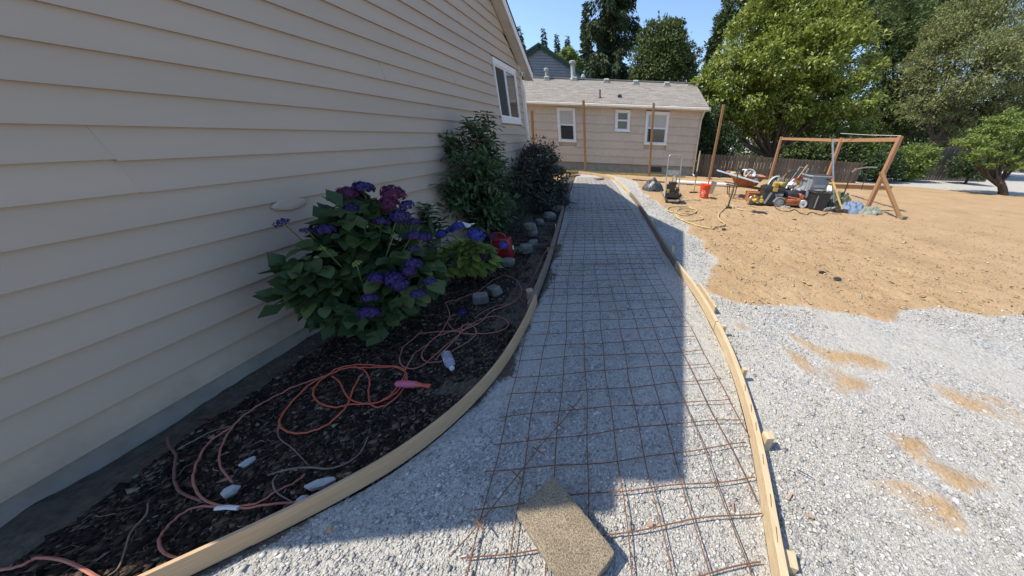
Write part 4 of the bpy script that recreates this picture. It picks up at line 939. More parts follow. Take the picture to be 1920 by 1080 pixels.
fl = [((470, 120), head_m, 1.95, 1.0), ((555, 80), head_b[0], 2.0, .95), ((725, 115), head_m, 2.0, 1.05), ((500, 205), head_b[1], 1.9, 1.0), ((700, 175), head_m, 1.95, 1), ((805, 185), head_b[0], 1.98, .75), ((765, 245), head_b[1], 1.9, .95), ((665, 280), head_b[0], 1.85, .75), ((848, 283), head_b[1], 1.95, .65), ((335, 322), head_b[0], 1.7, .85), ((75, 285), head_s, 1.6, 1.25), ((220, 330), head_s, 1.65, 1.1), ((850, 362), head_b[1], 1.85, .8), ((905, 368), head_b[0], 1.88, .75), ((640, 605), head_b[1], 1.55, .85), ((735, 608), head_b[0], 1.55, .95), ((765, 640), head_b[1], 1.52, .8), ((845, 520), head_b[0], 1.65, .8), ((820, 562), head_b[1], 1.6, .65), ((940, 628), head_b[0], 1.6, .6), ((868, 696), head_b[1], 1.5, .65), ((590, 722), head_b[0], 1.45, .7), ((583, 805), head_b[1], 1.4, .9), ((845, 438), head_s, 1.75, 1.3), ((312, 432), head_g, 1.55, .7), ((560, 292), head_g, 1.8, .8), ((515, 520), head_g, 1.5, 1.0), ((740, 358), head_g, 1.75, .6)]
tops = []
for (x, y), hm, Y, s_ in fl:
    p = WY(500+x/3.085, 320+y/3.085, Y); p.x = max(p.x, WALL+.07); tops.append(p)
    link('flower_head', hm, h1, mw=Matrix.Translation(p-Vector(h1.location)-Vector((0, 0, .02)))@Euler((rl.uniform(-.3, .5), rl.uniform(-.2, .4), rl.uniform(0, 6))).to_matrix().to_4x4()@Matrix.Diagonal((s_*.86, s_*.86, s_*.86, 1)))
stems(h1, (-1.98, 1.85, 0), tops, .004, M_stem)
# --- second hydrangea
h2 = thing('hydrangea', (-1.62, 2.75, 0), 'small yellow green hydrangea with bright blue flower heads in front of the red fuel can', 'shrub')
c1 = WY(885, 480, 2.7); c2 = WY(905, 486, 2.7); c3 = WY(850, 490, 2.6)
E2 = [((c1.x, c1.y, c1.z), (.22, .22, .20)), ((c2.x, c2.y, c2.z), (.17, .2, .17)), ((c3.x, c3.y, c3.z), (.17, .2, .17))]
dome_leaves(h2, E2, 240, leafB, s0=(.7, 1.05), down=.15)
tops = []
for (x, y), hm, Y, s_ in [((1010, 370), head_blue, 2.8, .72), ((1105, 325), head_blue, 2.9, .9), ((1060, 345), head_blue, 2.9, .6), ((1210, 370), head_blue, 2.6, 1.0), ((1300, 380), head_s, 2.7, 1.1), ((1370, 430), head_blue, 2.6, .6)]:
    p = WY(500+x/3.085, 320+y/3.085, Y); tops.append(p)
    link('flower_head', hm, h2, mw=Matrix.Translation(p-Vector(h2.location))@Euler((rl.uniform(0, .5), .2, rl.uniform(0, 6))).to_matrix().to_4x4()@Matrix.Diagonal((s_, s_, s_, 1)))
stems(h2, (-1.62, 2.8, 0), tops+[Vector(c)+Vector((rl.uniform(-.1, .1), -.1, 0)) for c, r in E2 for _ in range(4)], .004, M_wstem)
# fallen flower
p = G(866, 588, .04); t = thing('fallen_flower', (p.x, p.y, 0), 'lone purple hydrangea head lying among the pink cords', 'flower')
link('flower_head', head_b[0], t, loc=(0, 0, .05), rot=(.5, .3, 0), scale=.5); link('leaf', leafA[1], t, mw=orient(Vector((.0, -.01, .02)), (-.6, -.5, -.1), (0, 0, 1), .6)); MB().tube([(0, 0, .0), (.0, 0, .04)], .003, 5).build('stem', M_stem, t)
# --- tall leafy shrub: stems with long leaves in pairs
lance = [leaf_mesh('leaf', .17, .052, L_tall, .2, .5, 5), leaf_mesh('leaf', .145, .046, L_tall, .2, .3, 5), leaf_mesh('leaf', .13, .045, L_tall, .1, .7, 5)]
def stem_shrub(root, base, stems_, meshes, nmax, inner_m=None, lean=.0, sp=.06, sl=1.):
    of = Vector(root.location); inner = []; cnt = 0; todo = []
    for tp in stems_:
        tp = Vector(tp); b = Vector(base)+Vector((rl.uniform(-.15, .15), rl.uniform(-.15, .15), 0)); P = spline([b, b.lerp(tp, .55)+Vector((0, 0, .1)), tp], 6)
        MB().tube(P, [.007*(1-.7*i/len(P)) for i in range(len(P))], 5).build('stem', M_wstem, root, off=of)
        L = sum((P[i+1]-P[i]).length for i in range(len(P)-1)); k = int(L/sp); a = rl.uniform(0, 6)
        for j in range(k):
            t_ = .12+.88*j/k; i = min(int(t_*(len(P)-1)), len(P)-2); q = P[i].lerp(P[i+1], t_*(len(P)-1)-i); a += math.pi/2+rl.uniform(-.3, .3)
            for s_ in (0, math.pi): todo.append((q, a+s_, t_))
        for s_ in range(5): todo.append((tp, rl.uniform(0, 6.3), 1.2))
    rl.shuffle(todo); todo.sort(key=lambda q: q[0].y); return todo, of
def shrub_leaves(root, todo, of, meshes, nmax, m_in, sz=(.7, 1.15)):
    V = []; Fc = []
    for n_, (q, a, t_) in enumerate(todo):
        if q.x < WALL+.06 and math.cos(a) < 0: a = math.pi-a
        d = Vector((math.cos(a), math.sin(a), .35+.5*(t_ > 1)-.5*rl.random())); s_ = rl.uniform(*sz)*(1.05-.25*t_)
        if n_ < nmax: link('leaf', rl.choice(meshes), root, mw=orient(q-of, d, (0, 0, 1), s_))
        else:
            d.normalize(); sd = d.cross(Vector((0, 0, 1))).normalized(); L = .15*s_; k = len(V); o_ = q-of
            V += [tuple(o_), tuple(o_+d*L*.45+sd*L*.15), tuple(o_+d*L+Vector((0, 0, -.25*L))), tuple(o_+d*L*.45-sd*L*.15)]; Fc.append((k, k+1, k+2, k+3))
    if Fc: tag(link('foliage', mesh_np('foliage', V, Fc, m_in), root), kind='stuff')
t1 = thing('tall_leafy_shrub', (-2.15, 4.3, 0), 'tall dark green shrub with long pointed leaves below the house window', 'shrub')
tp = [WY(x, y, Y) for x, y, Y in ((900, 212, 4.3), (915, 212, 4.35), (873, 222, 4.2), (862, 245, 4.1), (890, 240, 4.1), (840, 268, 3.9), (828, 290, 3.85), (845, 300, 3.7), (870, 270, 4.0), (905, 262, 4.2), (925, 262, 4.5), (938, 268, 4.7), (925, 295, 4.4), (880, 300, 3.8), (860, 330, 3.7), (840, 330, 3.7), (900, 310, 4.0), (930, 330, 4.4), (910, 345, 4.1), (885, 345, 3.8), (850, 365, 3.6), (935, 360, 4.5), (915, 375, 4.2), (828, 350, 3.7), (872, 255, 4.2), (882, 228, 4.3))]
for q in tp: q.x = max(q.x, WALL+.10)
tp += [q+Vector((rl.uniform(-.05, .12), rl.uniform(-.25, .25), -rl.uniform(.05, .5))) for q in tp]
for q in tp: q.x = max(q.x, WALL+.10)
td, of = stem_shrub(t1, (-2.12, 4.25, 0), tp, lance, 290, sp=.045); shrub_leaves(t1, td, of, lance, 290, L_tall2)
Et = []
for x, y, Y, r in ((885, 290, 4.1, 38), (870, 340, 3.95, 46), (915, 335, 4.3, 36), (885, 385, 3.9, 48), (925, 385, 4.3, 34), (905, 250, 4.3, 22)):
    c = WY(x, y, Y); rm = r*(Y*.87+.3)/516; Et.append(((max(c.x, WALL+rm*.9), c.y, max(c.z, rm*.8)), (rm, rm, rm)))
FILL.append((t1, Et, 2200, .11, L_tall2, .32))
t2 = thing('low_leafy_plant', (-2.3, 3.1, 0), 'small dark leafy plant against the siding between hydrangea and tall shrub', 'plant')
tp = [WY(x, y, 3.2) for x, y in ((790, 385), (800, 395), (812, 388), (785, 405), (805, 410), (820, 415))]
for q in tp: q.x = max(q.x, WALL+.08)
td, of = stem_shrub(t2, (-2.3, 3.15, 0), tp, lance, 60, sp=.05); shrub_leaves(t2, td, of, lance, 70, L_tall2, (.8, 1.2))
# --- foliage cloud helper
def rand_unit(n): v = RNG.normal(0, 1, (n, 3)); return v/np.linalg.norm(v, axis=1)[:, None]
def leaf_cloud(name, pts, dirs, size, m, root, of, asp=.5, fold=.25, face=None):
    """one folded four-corner leaf per point"""
    n = len(pts); d = dirs/np.linalg.norm(dirs, axis=1)[:, None]; r = rand_unit(n)*(1. if face is None else .55)+(0 if face is None else face); s = np.cross(d, r); s /= np.linalg.norm(s, axis=1)[:, None]+1e-9
    u = np.cross(s, d); L = size[:, None]; p = pts-np.array(of)[None]
    V = np.stack([p, p+d*L*.5+s*L*asp*.5+u*L*fold*.3, p+d*L, p+d*L*.5-s*L*asp*.5+u*L*fold*.3], 1).reshape(-1, 3); k = np.arange(n)[:, None]*4
    Fc = np.concatenate([k+np.array([[0, 1, 2]]), k+np.array([[0, 2, 3]])], 0)
    return tag(link(name, mesh_np(name, V, Fc, m), root), kind='stuff')
def crown(name, root, blobs, n, size, m, asp=.5, clump=.22, shell=.55, nclump=None, droop=0., seed=0, wall=None, outward=.9, cden=26):
    of = Vector(root.location); pts = []; dr = []; fc = []; vol = np.array([b[1][0]*b[1][1]*b[1][2] for b in blobs])**.67; vol /= vol.sum()
    for (c, r), v in zip(blobs, vol):
        c = np.array(c); r = np.array(r); nn = int(n*v); nc = max(8, int(nn/cden)) if nclump is None else nclump
        u = rand_unit(nc); q = shell+(1.02-shell)*RNG.random(nc)**.6; cc = u*q[:, None]; cs_ = RNG.uniform(.5, 1.3, nc)*clump
        idx = RNG.integers(0, nc, nn); g = rand_unit(nn)*(RNG.random(nn)**.4)[:, None]*1.5; g[:, 2] = np.where(RNG.random(nn) < .6, np.abs(g[:, 2]), g[:, 2])
        p = (cc[idx]+g*cs_[idx][:, None]*np.array([1, 1, .7]))*r+c; pts.append(p)
        dr.append(u[idx]*.25*outward+g*.5*np.array([1, 1, .3])+np.array([0, 0, -.1-droop])+RNG.normal(0, .45, (nn, 3))); fc.append(g*.6+u[idx]*.5+np.array([0, 0, .7]))
    p = np.concatenate(pts); d = np.concatenate(dr)
    if wall is not None: p[:, 0] = np.maximum(p[:, 0], wall)
    fc = np.concatenate(fc); k = p[:, 2] > .02; p, d, fc = p[k], d[k], fc[k]
    return leaf_cloud(name, p, d, size*RNG.uniform(.6, 1.35, len(p)), m, root, of, asp, face=fc)
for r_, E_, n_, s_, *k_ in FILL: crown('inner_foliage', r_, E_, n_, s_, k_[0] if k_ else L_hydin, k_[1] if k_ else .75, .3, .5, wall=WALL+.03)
t3 = thing('dark_shrub', (-1.95, 6.6, 0), 'rounded dusky purple green shrub at the far end of the house bed', 'shrub')
cc = [(1012, 300, 6.6, 33), (1035, 335, 6.3, 30), (990, 340, 6.2, 36), (1015, 365, 6.0, 34), (1045, 365, 6.3, 24), (995, 300, 6.8, 24), (975, 350, 5.8, 24)]
bl = []
for x, y, Y, r in cc:
    c = WY(x, y, Y); rm = r*(Y*.87+.3)/516; bl.append(((max(c.x, WALL+rm*.85), c.y, max(c.z, rm*.8)), (rm, rm, rm)))
crown('foliage', t3, bl, 15000, .065, L_purp, .4, .25, .5, wall=WALL+.03, droop=.2)
stems(t3, (-2.0, 6.6, 0), [Vector(c) for c, r in bl]*2, .008, M_wstem)
for lab, (x, y), Y, n, hgt, sp in (('grey green feathery sprigs at the foot of the tall shrub', (950, 425), 4.35, 1500, .42, .34), ('smaller feathery sprigs in front of the dark shrub', (985, 400), 5.0, 900, .36, .28)):
    b = G(x, y); b.x = max(b.x, WALL+.3); t = thing('feathery_plant', (b.x, b.y, 0), lab, 'plant'); xs = RNG.normal(0, sp*.45, n); yy = RNG.normal(0, sp*.45, n)
    of = Vector(t.location); hh = hgt*np.clip(1-(np.hypot(xs, yy)/sp)**2*.5, .2, 1); pz = RNG.random(n)*hh
    P = np.stack([of.x+xs*(1+pz*1.2), of.y+yy*(1+pz*1.2), pz], -1); leaf_cloud('foliage', P, np.stack([xs*3, yy*3, np.ones(n)], -1)+RNG.normal(0, .3, (n, 3)), RNG.uniform(.04, .09, n), L_lav, t, of, .12)
    for k in range(14):
        a = k*2.4; q = sp*rl.uniform(.1, .5); MB().tube([(q*.4*math.cos(a), q*.4*math.sin(a), 0), (q*math.cos(a), q*math.sin(a), hgt*rl.uniform(.6, 1))], .002, 4).build('stem', M_stem, t)
# low sprig by the red can
p = G(975, 478); t = thing('young_sprig', (p.x, p.y, 0), 'little lime sprig growing beside the red fuel can', 'plant')
for k in range(9): a = k*2.3; link('leaf', lance[1], t, mw=orient(Vector((.03*math.cos(a), .03*math.sin(a), .06+.02*(k % 3))), (math.cos(a), math.sin(a), .3), (0, 0, 1), .8))
MB().tube([(0, 0, 0), (0, 0, .12)], .003, 5).build('stem', M_stem, t)
# ================================================================== FUEL CAN
p = G(948, 487); t = thing('fuel_can', (p.x, p.y, 0), 'red plastic fuel can standing behind the small hydrangea', 'fuel can', rz=.15)
MB().box((0, 0, .15), (.24, .15, .30), b=.03, taper=.92).build('can_body', M_gas, t, bevel=.018, smooth=True)
MB().tube(spline([(-.11, 0, .28), (-.115, 0, .335), (-.08, 0, .352), (.0, 0, .352), (.035, 0, .335), (.045, 0, .30)], 4), .013, 8).build('handle', M_gas, t, smooth=True)
MB().lathe((-.075, .0, .295), [(.026, 0), (.028, .03), (.022, .035)], 12).build('cap', M_black, t, smooth=True)
m_ = MB(); m_.box((.0, -.073, .16), (.17, .012, .012)); m_.box((.0, -.073, .11), (.17, .012, .012)); m_.box((0, -.0735, .2), (.12, .010, .03)); m_.build('moulded_ribs', M_gas, t)
m_ = MB(); m_.box((.121, 0, .17), (.008, .03, .05)); m_.build('label_tab', M_white, t)
# white sprayer tray above hydrangea
p = WY(868, 419, 3.0); o = MB().box((0, 0, 0), (.17, .07, .02), (.1, .12, -.3), b=.01); o.tube([(.07, 0, 0), (.12, .02, .01)], .008, 6); o = o.build('white_trowel', M_white, bevel=.003); o.location = (p.x, p.y, p.z-.01); tag(o, 'small white plastic trowel resting on top of the blue hydrangea', 'trowel')
# cord bundle over board
p = G(1052, 372, .1); t = thing('cable_bundle', (p.x, p.y, .0), 'tangle of dark red and blue cable ends over the far left board', 'cables')
for k, (m, s_) in enumerate(((M_cord3, 1), (M_cord3, -1), (M_navy, .4), (M_black, -.4), (M_cord3, .2))):
    MB().tube(spline([(-.3, .05*s_, .06), (-.12, .04*s_, .12), (.0, -.03*s_, .115), (.14, -.08*s_, .05), (.25+.04*k, -.16-.03*s_, .03)], 5), .012, 6).build('cable', m, t, smooth=True)
# ================================================================== TOOLS AND CLUTTER ON THE SAND
def at(px, py, z=0.): return G(px, py, z)
def T(name, p, label, cat, rz=0, group=None): return thing(name, (p[0], p[1], 0), label, cat, group, rz)
# plate compactor on its cart
t = T('plate_compactor', (1.12, 7.62), 'plate compactor with tall silver loop handle and curved tan base plate', 'compactor', .05)
m = MB(); n = 9
pr = [(-.26, .16), (-.2, .06), (-.12, .015), (.12, .015), (.2, .05), (.26, .13)]
vs = [(x, y, z+(.02 if y < 0 else .05)) for y in (-.24, .24) for x, z in pr]+[(x, y, z+(.045 if y < 0 else .075)) for y in (-.24, .24) for x, z in pr]
fs = []
for k in (0, 12):
    fs += [[k+i, k+i+1, k+i+7, k+i+6] for i in range(5)]
fs += [[i, i+1, i+13, i+12] for i in range(5)]+[[6+i, 7+i, 19+i, 18+i] for i in range(5)]+[[0, 6, 18, 12], [5, 11, 23, 17]]
m.add(vs, fs); m.build('base_plate', mat('dusty_steel', (.30, .25, .18), (.2, .17, .13), 12, .7, .3, metal=.3), t, bevel=.004)
m = MB(); m.box((0, .02, .18), (.34, .3, .12), b=.03); m.build('lower_housing', M_dkmetal, t, bevel=.01)
m = MB(); m.box((-.03, .04, .33), (.22, .2, .18), b=.03); m.lathe((.1, .0, .30), [(.06, 0), (.07, .02), (.07, .1), (.05, .12)], 12, (math.pi/2, 0, 0)); m.box((.0, .05, .45), (.2, .15, .06), b=.02); m.lathe((-.12, -.02, .33), [(.05, 0), (.05, .1)], 10)
e = m.build('engine', M_dkmetal, t, bevel=.006)
m = MB(); m.box((-.12, -.1, .27), (.06, .05, .09), b=.01); m.box((.13, -.06, .28), (.05, .05, .11), b=.01); m.build('yellow_guard', M_yellow, t, bevel=.004)
MB().tube(spline([(-.2, -.1, .12), (-.17, .12, .5), (-.15, .22, 1.0), (-.13, .23, 1.07), (-.08, .235, 1.09), (.12, .235, 1.09), (.17, .23, 1.07), (.185, .22, 1.0), (.18, .12, .5), (.17, .05, .2)], 4), .014, 8).build('loop_handle', M_grymetal, t, smooth=True)
MB().tube(spline([(-.03, .0, .38), (-.03, -.02, .55), (.0, -.02, .62), (.06, -.02, .60), (.07, 0, .40)], 4), .014, 8).build('lifting_loop', M_grymetal, t, smooth=True)
MB().box((.015, .19, .68), (.31, .012, .12)).build('cross_panel', M_grymetal, t, bevel=.003)
for s_ in (-1, 1): MB().lathe((s_*.17+.01, -.19, .055), [(.02, -.02), (.055, -.018), (.055, .018), (.02, .02)], 14, (0, math.pi/2, 0)).build('wheel', M_rubber, t, smooth=True)
# heap helper
def heap(name, c, rx, ry, h, m, label, cat, seed=0, rz=0, folds=6, n=34, am=1.):
    x, y = np.meshgrid(np.linspace(-1.05, 1.05, n), np.linspace(-1.05, 1.05, n)); a = np.arctan2(y, x); r = np.hypot(x, y)/(1+.22*(fbm(np.cos(a)*1.5+seed, np.sin(a)*1.5, 1, seed)-.5)*2)
    z = np.clip(1-r**2.2, 0, 1)**.6*h*(.55+.9*fbm(x+seed, y, 1.6, seed)); rid = 1-np.abs(np.sin((x*math.cos(seed)+y*math.sin(seed))*folds+5*fbm(x, y, 2, seed+3))); rid2 = 1-np.abs(np.sin((y*math.cos(seed)-x*math.sin(seed))*folds*1.7+6*fbm(x, y, 3, seed+5)))
    z = z*(1-.5*am+.45*am*rid+.35*am*rid2)+np.where(r > 1, -.03, .006)
    V = np.c_[(x*rx).ravel(), (y*ry).ravel(), z.ravel()]; i = np.arange(n*n).reshape(n, n); Fc = np.c_[i[:-1, :-1].ravel(), i[:-1, 1:].ravel(), i[1:, 1:].ravel(), i[1:, :-1].ravel()]
    k = (z.ravel()[Fc] > -.02).any(1); o = link(name, mesh_np(name, V, Fc[k], m, False), None, loc=(c[0], c[1], 0), rot=(0, 0, rz)); return tag(o, label, cat)
heap('bin_bag', at(1224, 356), .33, .3, .30, M_bag, 'crumpled black plastic bag left of the plate compactor', 'bag', 3, folds=3, am=.45)
# bucket
t = T('bucket', at(1319, 371), 'orange red plastic bucket with white printed mark and a handle sticking out', 'bucket')
m = MB(); m.lathe((0, 0, 0), [(.118, 0), (.122, .01), (.142, .29), (.149, .292), (.149, .31), (.144, .315), (.150, .335), (.156, .34), (.156, .365), (.148, .37), (.143, .36), (.12, .03)], 28); m.build('bucket_body', M_bucket, t, smooth=True)
m = MB(); a0 = -math.pi/2-.42
def bp(u, v, e=.0035):
    a = a0+u/.135; r = .120+(v/.29)*.022+e; return (r*math.cos(a), r*math.sin(a), v)
def strip(u0, v0, u1, v1, w_):
    n = 4; P = [(u0+(u1-u0)*i/n, v0+(v1-v0)*i/n) for i in range(n+1)]; L = math.hypot(u1-u0, v1-v0); nx, ny = -(v1-v0)/L*w_/2, (u1-u0)/L*w_/2
    m.add([bp(u+nx, v+ny) for u, v in P]+[bp(u-nx, v-ny) for u, v in P], [[i, i+1, n+2+i, n+1+i] for i in range(n)])
c, s_ = .16, .062
for a, b in (((0, -s_), (s_, 0)), ((s_, 0), (0, s_)), ((0, s_), (-s_, 0)), ((-s_, 0), (0, -s_))): strip(a[0], c+a[1], b[0], c+b[1], .012)
for k in (-.022, 0, .022): strip(k-.022, c+k*.6-.02, k+.018, c+k*.6+.026, .010)
for k in range(4): strip(-.045+k*.022, .05, -.035+k*.022, .075, .009)
m.build('printed_mark', M_white, t)
MB().tube(spline([(-.15, 0, .31), (-.1, .12, .22), (0, .165, .17), (.1, .12, .22), (.15, 0, .31)], 5), .003, 5).build('bail_handle', M_grymetal, t)
t = T('mallet', at(1322, 366), 'dark red handled tool standing in the orange bucket', 'tool'); of = Vector(t.location)
MB().tube([(.0, .0, .05), (.045, .02, .42)], .016, 8).build('handle', M_red, t, smooth=True); MB().box((.052, .023, .46), (.05, .04, .06), (0, .12, 0), b=.01).build('grip_head', M_red, t, bevel=.006)
o = MB().box((0, 0, .19), (.16, .05, .38), (.15, .22, -.3)).build('scrap_board', M_cedar if False else M_conc, bevel=.004); p = at(1336, 366); o.location = (p.x, p.y+.2, 0); tag(o, 'tan scrap slab leaning behind the orange bucket', 'slab')
# upright digging bar
t = T('digging_bar', at(1300, 362), 'long yellow and black handled bar standing upright near the orange bucket', 'bar'); p = WY(1313, 283, 9.35)-Vector(t.location); q = Vector((0, 0, 0))
MB().tube([q, q.lerp(p, .38)], .020, 8).build('lower_handle', M_yellow, t, smooth=True); MB().tube([q.lerp(p, .38), q.lerp(p, .52)], .024, 8).build('black_grip', M_black, t, smooth=True); MB().tube([q.lerp(p, .52), p], .016, 8).build('upper_handle', M_hose, t, smooth=True)
m = MB(); m.box((0, 0, .02), (.26, .05, .04), (0, 0, .2), b=.01); m.build('foot_plate', M_dkmetal, t)
# tripod pole
t = T('light_stand', at(1364, 391), 'dark thin metal stand leaning over the hose in front of the wheelbarrow', 'stand'); p = WY(1386, 318, 7.3)-Vector(t.location)
MB().tube([(0, 0, 0), p], [.022, .014], 8).build('pole', M_dkmetal, t, smooth=True)
m = MB(); m.box((.02, -.02, .03), (.14, .05, .05), (0, 0, -.4), b=.01); m.build('foot', M_black, t, bevel=.004)
m = MB()
for a in range(5): m.tube([p, p+Vector((.08*math.cos(a*1.3), .05*math.sin(a*1.3), .05+.04*(a % 2)))], .008, 5)
m.build('clamp_head', M_dkmetal, t); MB().tube([(p*.35), p*.5], .028, 8).build('collar', M_rust, t, smooth=True)
# wheelbarrow
wb = T('wheelbarrow', (3.42, 8.85), 'worn orange wheelbarrow heaped with hand tools', 'wheelbarrow', 2.95)
def tub(m, L, W, h, z, tp=.62, th=.012):
    o = [(-L/2, -W/2), (L/2, -W/2), (L/2, W/2), (-L/2, W/2)]; c = .08
    def ring(s, zz, sh=0): return [(x*s+sh, y*s, zz) for x, y in ((-L/2+c, -W/2), (L/2-c, -W/2), (L/2, -W/2+c), (L/2, W/2-c), (L/2-c, W/2), (-L/2+c, W/2), (-L/2, W/2-c), (-L/2, -W/2+c))]
    R = [ring(tp, z), ring(1, z+h), ring(1.03, z+h), ring(.97, z+h-.01), ring(tp*.96, z+.015)]
    m.add([v for r in R for v in r], [list(range(8))[::-1], list(range(32, 40))]+[[8*k+i, 8*k+(i+1) % 8, 8*k+8+(i+1) % 8, 8*k+8+i] for k in range(4) for i in range(8)])
m = MB(); tub(m, .92, .66, .27, .34); m.build('tub', M_rustor, wb, bevel=.006)
for s_ in (-1, 1):
    MB().beam((-.62, s_*.10, .24), (.56, s_*.26, .35), .035, .04).build('wooden_handle', M_post, wb, bevel=.004)
    MB().tube(spline([(.25, s_*.24, .32), (.27, s_*.24, .02), (.40, s_*.24, .02), (.45, s_*.24, .33)], 4), .014, 6).build('leg', M_dkmetal, wb)
wh = MB().lathe((-.60, 0, .19), [(.12, -.035), (.18, -.04), (.195, -.02), (.195, .02), (.18, .04), (.12, .035)], 20, (math.pi/2, 0, 0)).build('wheel', M_rubber, wb, smooth=True); MB().lathe((-.60, 0, .19), [(.03, -.05), (.115, -.03), (.115, .03), (.03, .05)], 14, (math.pi/2, 0, 0)).build('rim', M_rustor, wh)
m = MB(); m.lathe((-.2, .30, .50), [(.07, 0), (.07, .006)], 16, (-math.pi/2-.35, 0, 0)); m.build('round_sticker', M_white, wb).rotation_euler = (0, 0, 0)
o = MB().box((0, 0, .13), (.42, .3, .22), b=.02).build('wooden_box', woodN('orange_brown_box', (.40, .15, .06), (.30, .11, .05)), bevel=.006); o.location = (3.52, 8.25, 0); o.rotation_euler = (0, 0, -.1); tag(o, 'small orange brown box on the sand under the front of the wheelbarrow', 'box')
# things in the wheelbarrow
def board(name, a, b, wd, th, m, label, cat, up=(0, 0, 1), bev=.003, parts=None):
    o = MB().beam(a, b, wd, th, up=up).build(name, m, bevel=bev); return tag(o, label, cat)
a, b = WY(1344, 319, 8.5), WY(1423, 342, 8.2); mid = (a+b)/2
t = thing('spirit_level', mid, 'long light blue and white level laid across the wheelbarrow', 'level')
MB().beam(a, b, .09, .035).build('level_body', M_blue, t, off=mid, bevel=.003); MB().beam(a+Vector((0, -.05, -.004)), b+Vector((0, -.05, -.004)), .018, .03).build('white_edge', M_white, t, off=mid, bevel=.002)
board('blue_plank', WY(1408, 324, 8.8), WY(1432, 335, 8.7), .10, .04, M_blue, 'short light blue piece sticking out of the right side of the wheelbarrow', 'plank')
p = WY(1405, 326, 8.7)
MB_ = MB()
for k in range(4): MB_.tube([p+Vector(((.16-.02*k)*math.cos(a_), .02*k-.03+.05*math.sin(a_), (.12-.015*k)*math.sin(a_)+.0)) for a_ in np.linspace(0, 6.28, 20)], .012, 6, False)
tag(MB_.build('rope_coil', M_white, smooth=True), 'white rope coil on top of the wheelbarrow load', 'rope')
board('wooden_hammer', WY(1396, 334, 8.5), WY(1408, 321, 8.6), .03, .03, M_hose, 'pale wooden handle sticking up from the wheelbarrow load', 'hammer')
for i, ((px, py, Y), s_, m_, nm, lb, ct) in enumerate([((1378, 326, 8.75), (.3, .2, .12), M_hose, 'canvas_pouch', 'tan pouch on the left end of the wheelbarrow load', 'pouch'), ((1390, 324, 8.9), (.2, .18, .16), M_dkmetal, 'metal_clamp', 'dark clamp on the middle of the wheelbarrow load', 'clamp'), ((1397, 322, 8.95), (.22, .16, .14), M_white, 'white_helmet', 'white rounded helmet on top of the wheelbarrow load', 'helmet'), ((1385, 331, 8.5), (.16, .14, .1), M_yellow, 'tape_measure', 'yellow tool at the front of the wheelbarrow load', 'tool'), ((1412, 331, 8.9), (.26, .16, .12), M_greypl, 'grey_pouch', 'grey pouch at the right end of the wheelbarrow load', 'pouch'), ((1368, 322, 8.9), (.2, .16, .05), M_rustor, 'orange_lid', 'flat orange lid at the left rim of the wheelbarrow', 'lid')]):
    o = MB().rock((0, 0, 0), s_, seed=50+i, j=.12, n=10).build(nm, m_, smooth=True, bevel=.004); o.location = WY(px, py, Y); tag(o, lb, ct)
for i, (x0_, y0_, x1_, y1_, lb) in enumerate([(1380, 322, 1392, 330, 'dark bar crossing the tan pouch in the wheelbarrow'), (1386, 318, 1400, 326, 'dark bar near the white helmet in the wheelbarrow'), (1402, 318, 1416, 326, 'dark bar right of the rope coil in the wheelbarrow')]):
    board('pry_bar', WY(x0_, y0_, 8.6), WY(x1_, y1_, 8.9), .025, .02, M_dkmetal, lb, 'pry bar')
# strap and hose bundle beside the wheelbarrow
t = T('hose_bundle', (3.95, 8.25), 'arched bundle of black, white and tan hoses right of the wheelbarrow', 'hoses')
for k in range(7):
    q = k*.035; MB().tube(spline([(-.22+q, -.1+q, .28+.02*k), (-.12+q*1.2, -.06+q, .56+.012*k), (.06+q, 0+q, .66-.012*k), (.22+q*.8, .03+q, .52), (.30+q*.6, .05, .30)], 5), .017, 6).build('hose', [M_white, M_black, M_hose, M_black, M_white, M_dkmetal, M_rustor][k], t, smooth=True)
MB().tube(spline([(-.22, -.1, .30), (-.34, -.12, .18), (-.30, -.14, .06), (-.1, -.15, .02)], 5), .02, 6).build('lower_hose', M_rubber, t, smooth=True)
heap('grey_sheet', (4.25, 8.75), .42, .3, .62, M_gtarp, 'grey sheet draped over a pile behind the black tool chest', 'sheet', 5)
# tool chest
t = T('rolling_tool_chest', (3.72, 7.72), 'black rolling tool chest with spoked grey wheel and yellow latch', 'tool chest', -.1)
m = MB(); m.box((0, 0, .22), (.46, .36, .36), b=.02, taper=1.05); m.build('chest_body', M_black, t, bevel=.01)
m = MB(); m.box((0, 0, .43), (.52, .41, .07), b=.03); m.box((0, 0, .475), (.44, .34, .03), b=.03); m.build('lid', M_black, t, bevel=.008)
m = MB(); m.box((-.12, -.19, .2), (.05, .02, .30), (0, .35, 0)); m.box((.13, -.19, .3), (.2, .02, .04)); m.box((.1, -.19, .2), (.04, .02, .2), (0, -.4, 0)); m.build('moulded_brace', M_greypl, t, bevel=.004)
w_ = MB().lathe((.16, -.235, .11), [(.085, -.03), (.108, -.028), (.113, 0), (.108, .028), (.085, .03)], 22, (math.pi/2, 0, 0)).build('wheel', M_greypl, t, smooth=True)
m = MB()
for k in range(6): a_ = k*math.pi/3; m.beam((.16, -.27, .11), (.16+.09*math.cos(a_), -.27, .11+.09*math.sin(a_)), .02, .022, up=(0, 1, 0))
m.build('spoke', M_grymetal, w_)
MB().tube(spline([(.0, -.27, .13), (.06, -.262, .22), (.16, -.26, .25), (.27, -.262, .21)], 5), .014, 6).build('mudguard', M_greypl, t)
m = MB(); m.box((-.0, -.205, .42), (.12, .03, .09), b=.01); m.box((.0, -.13, .53), (.13, .12, .10), (.1, 0, .2), b=.02); m.build('latch', M_yellow, t, bevel=.004)
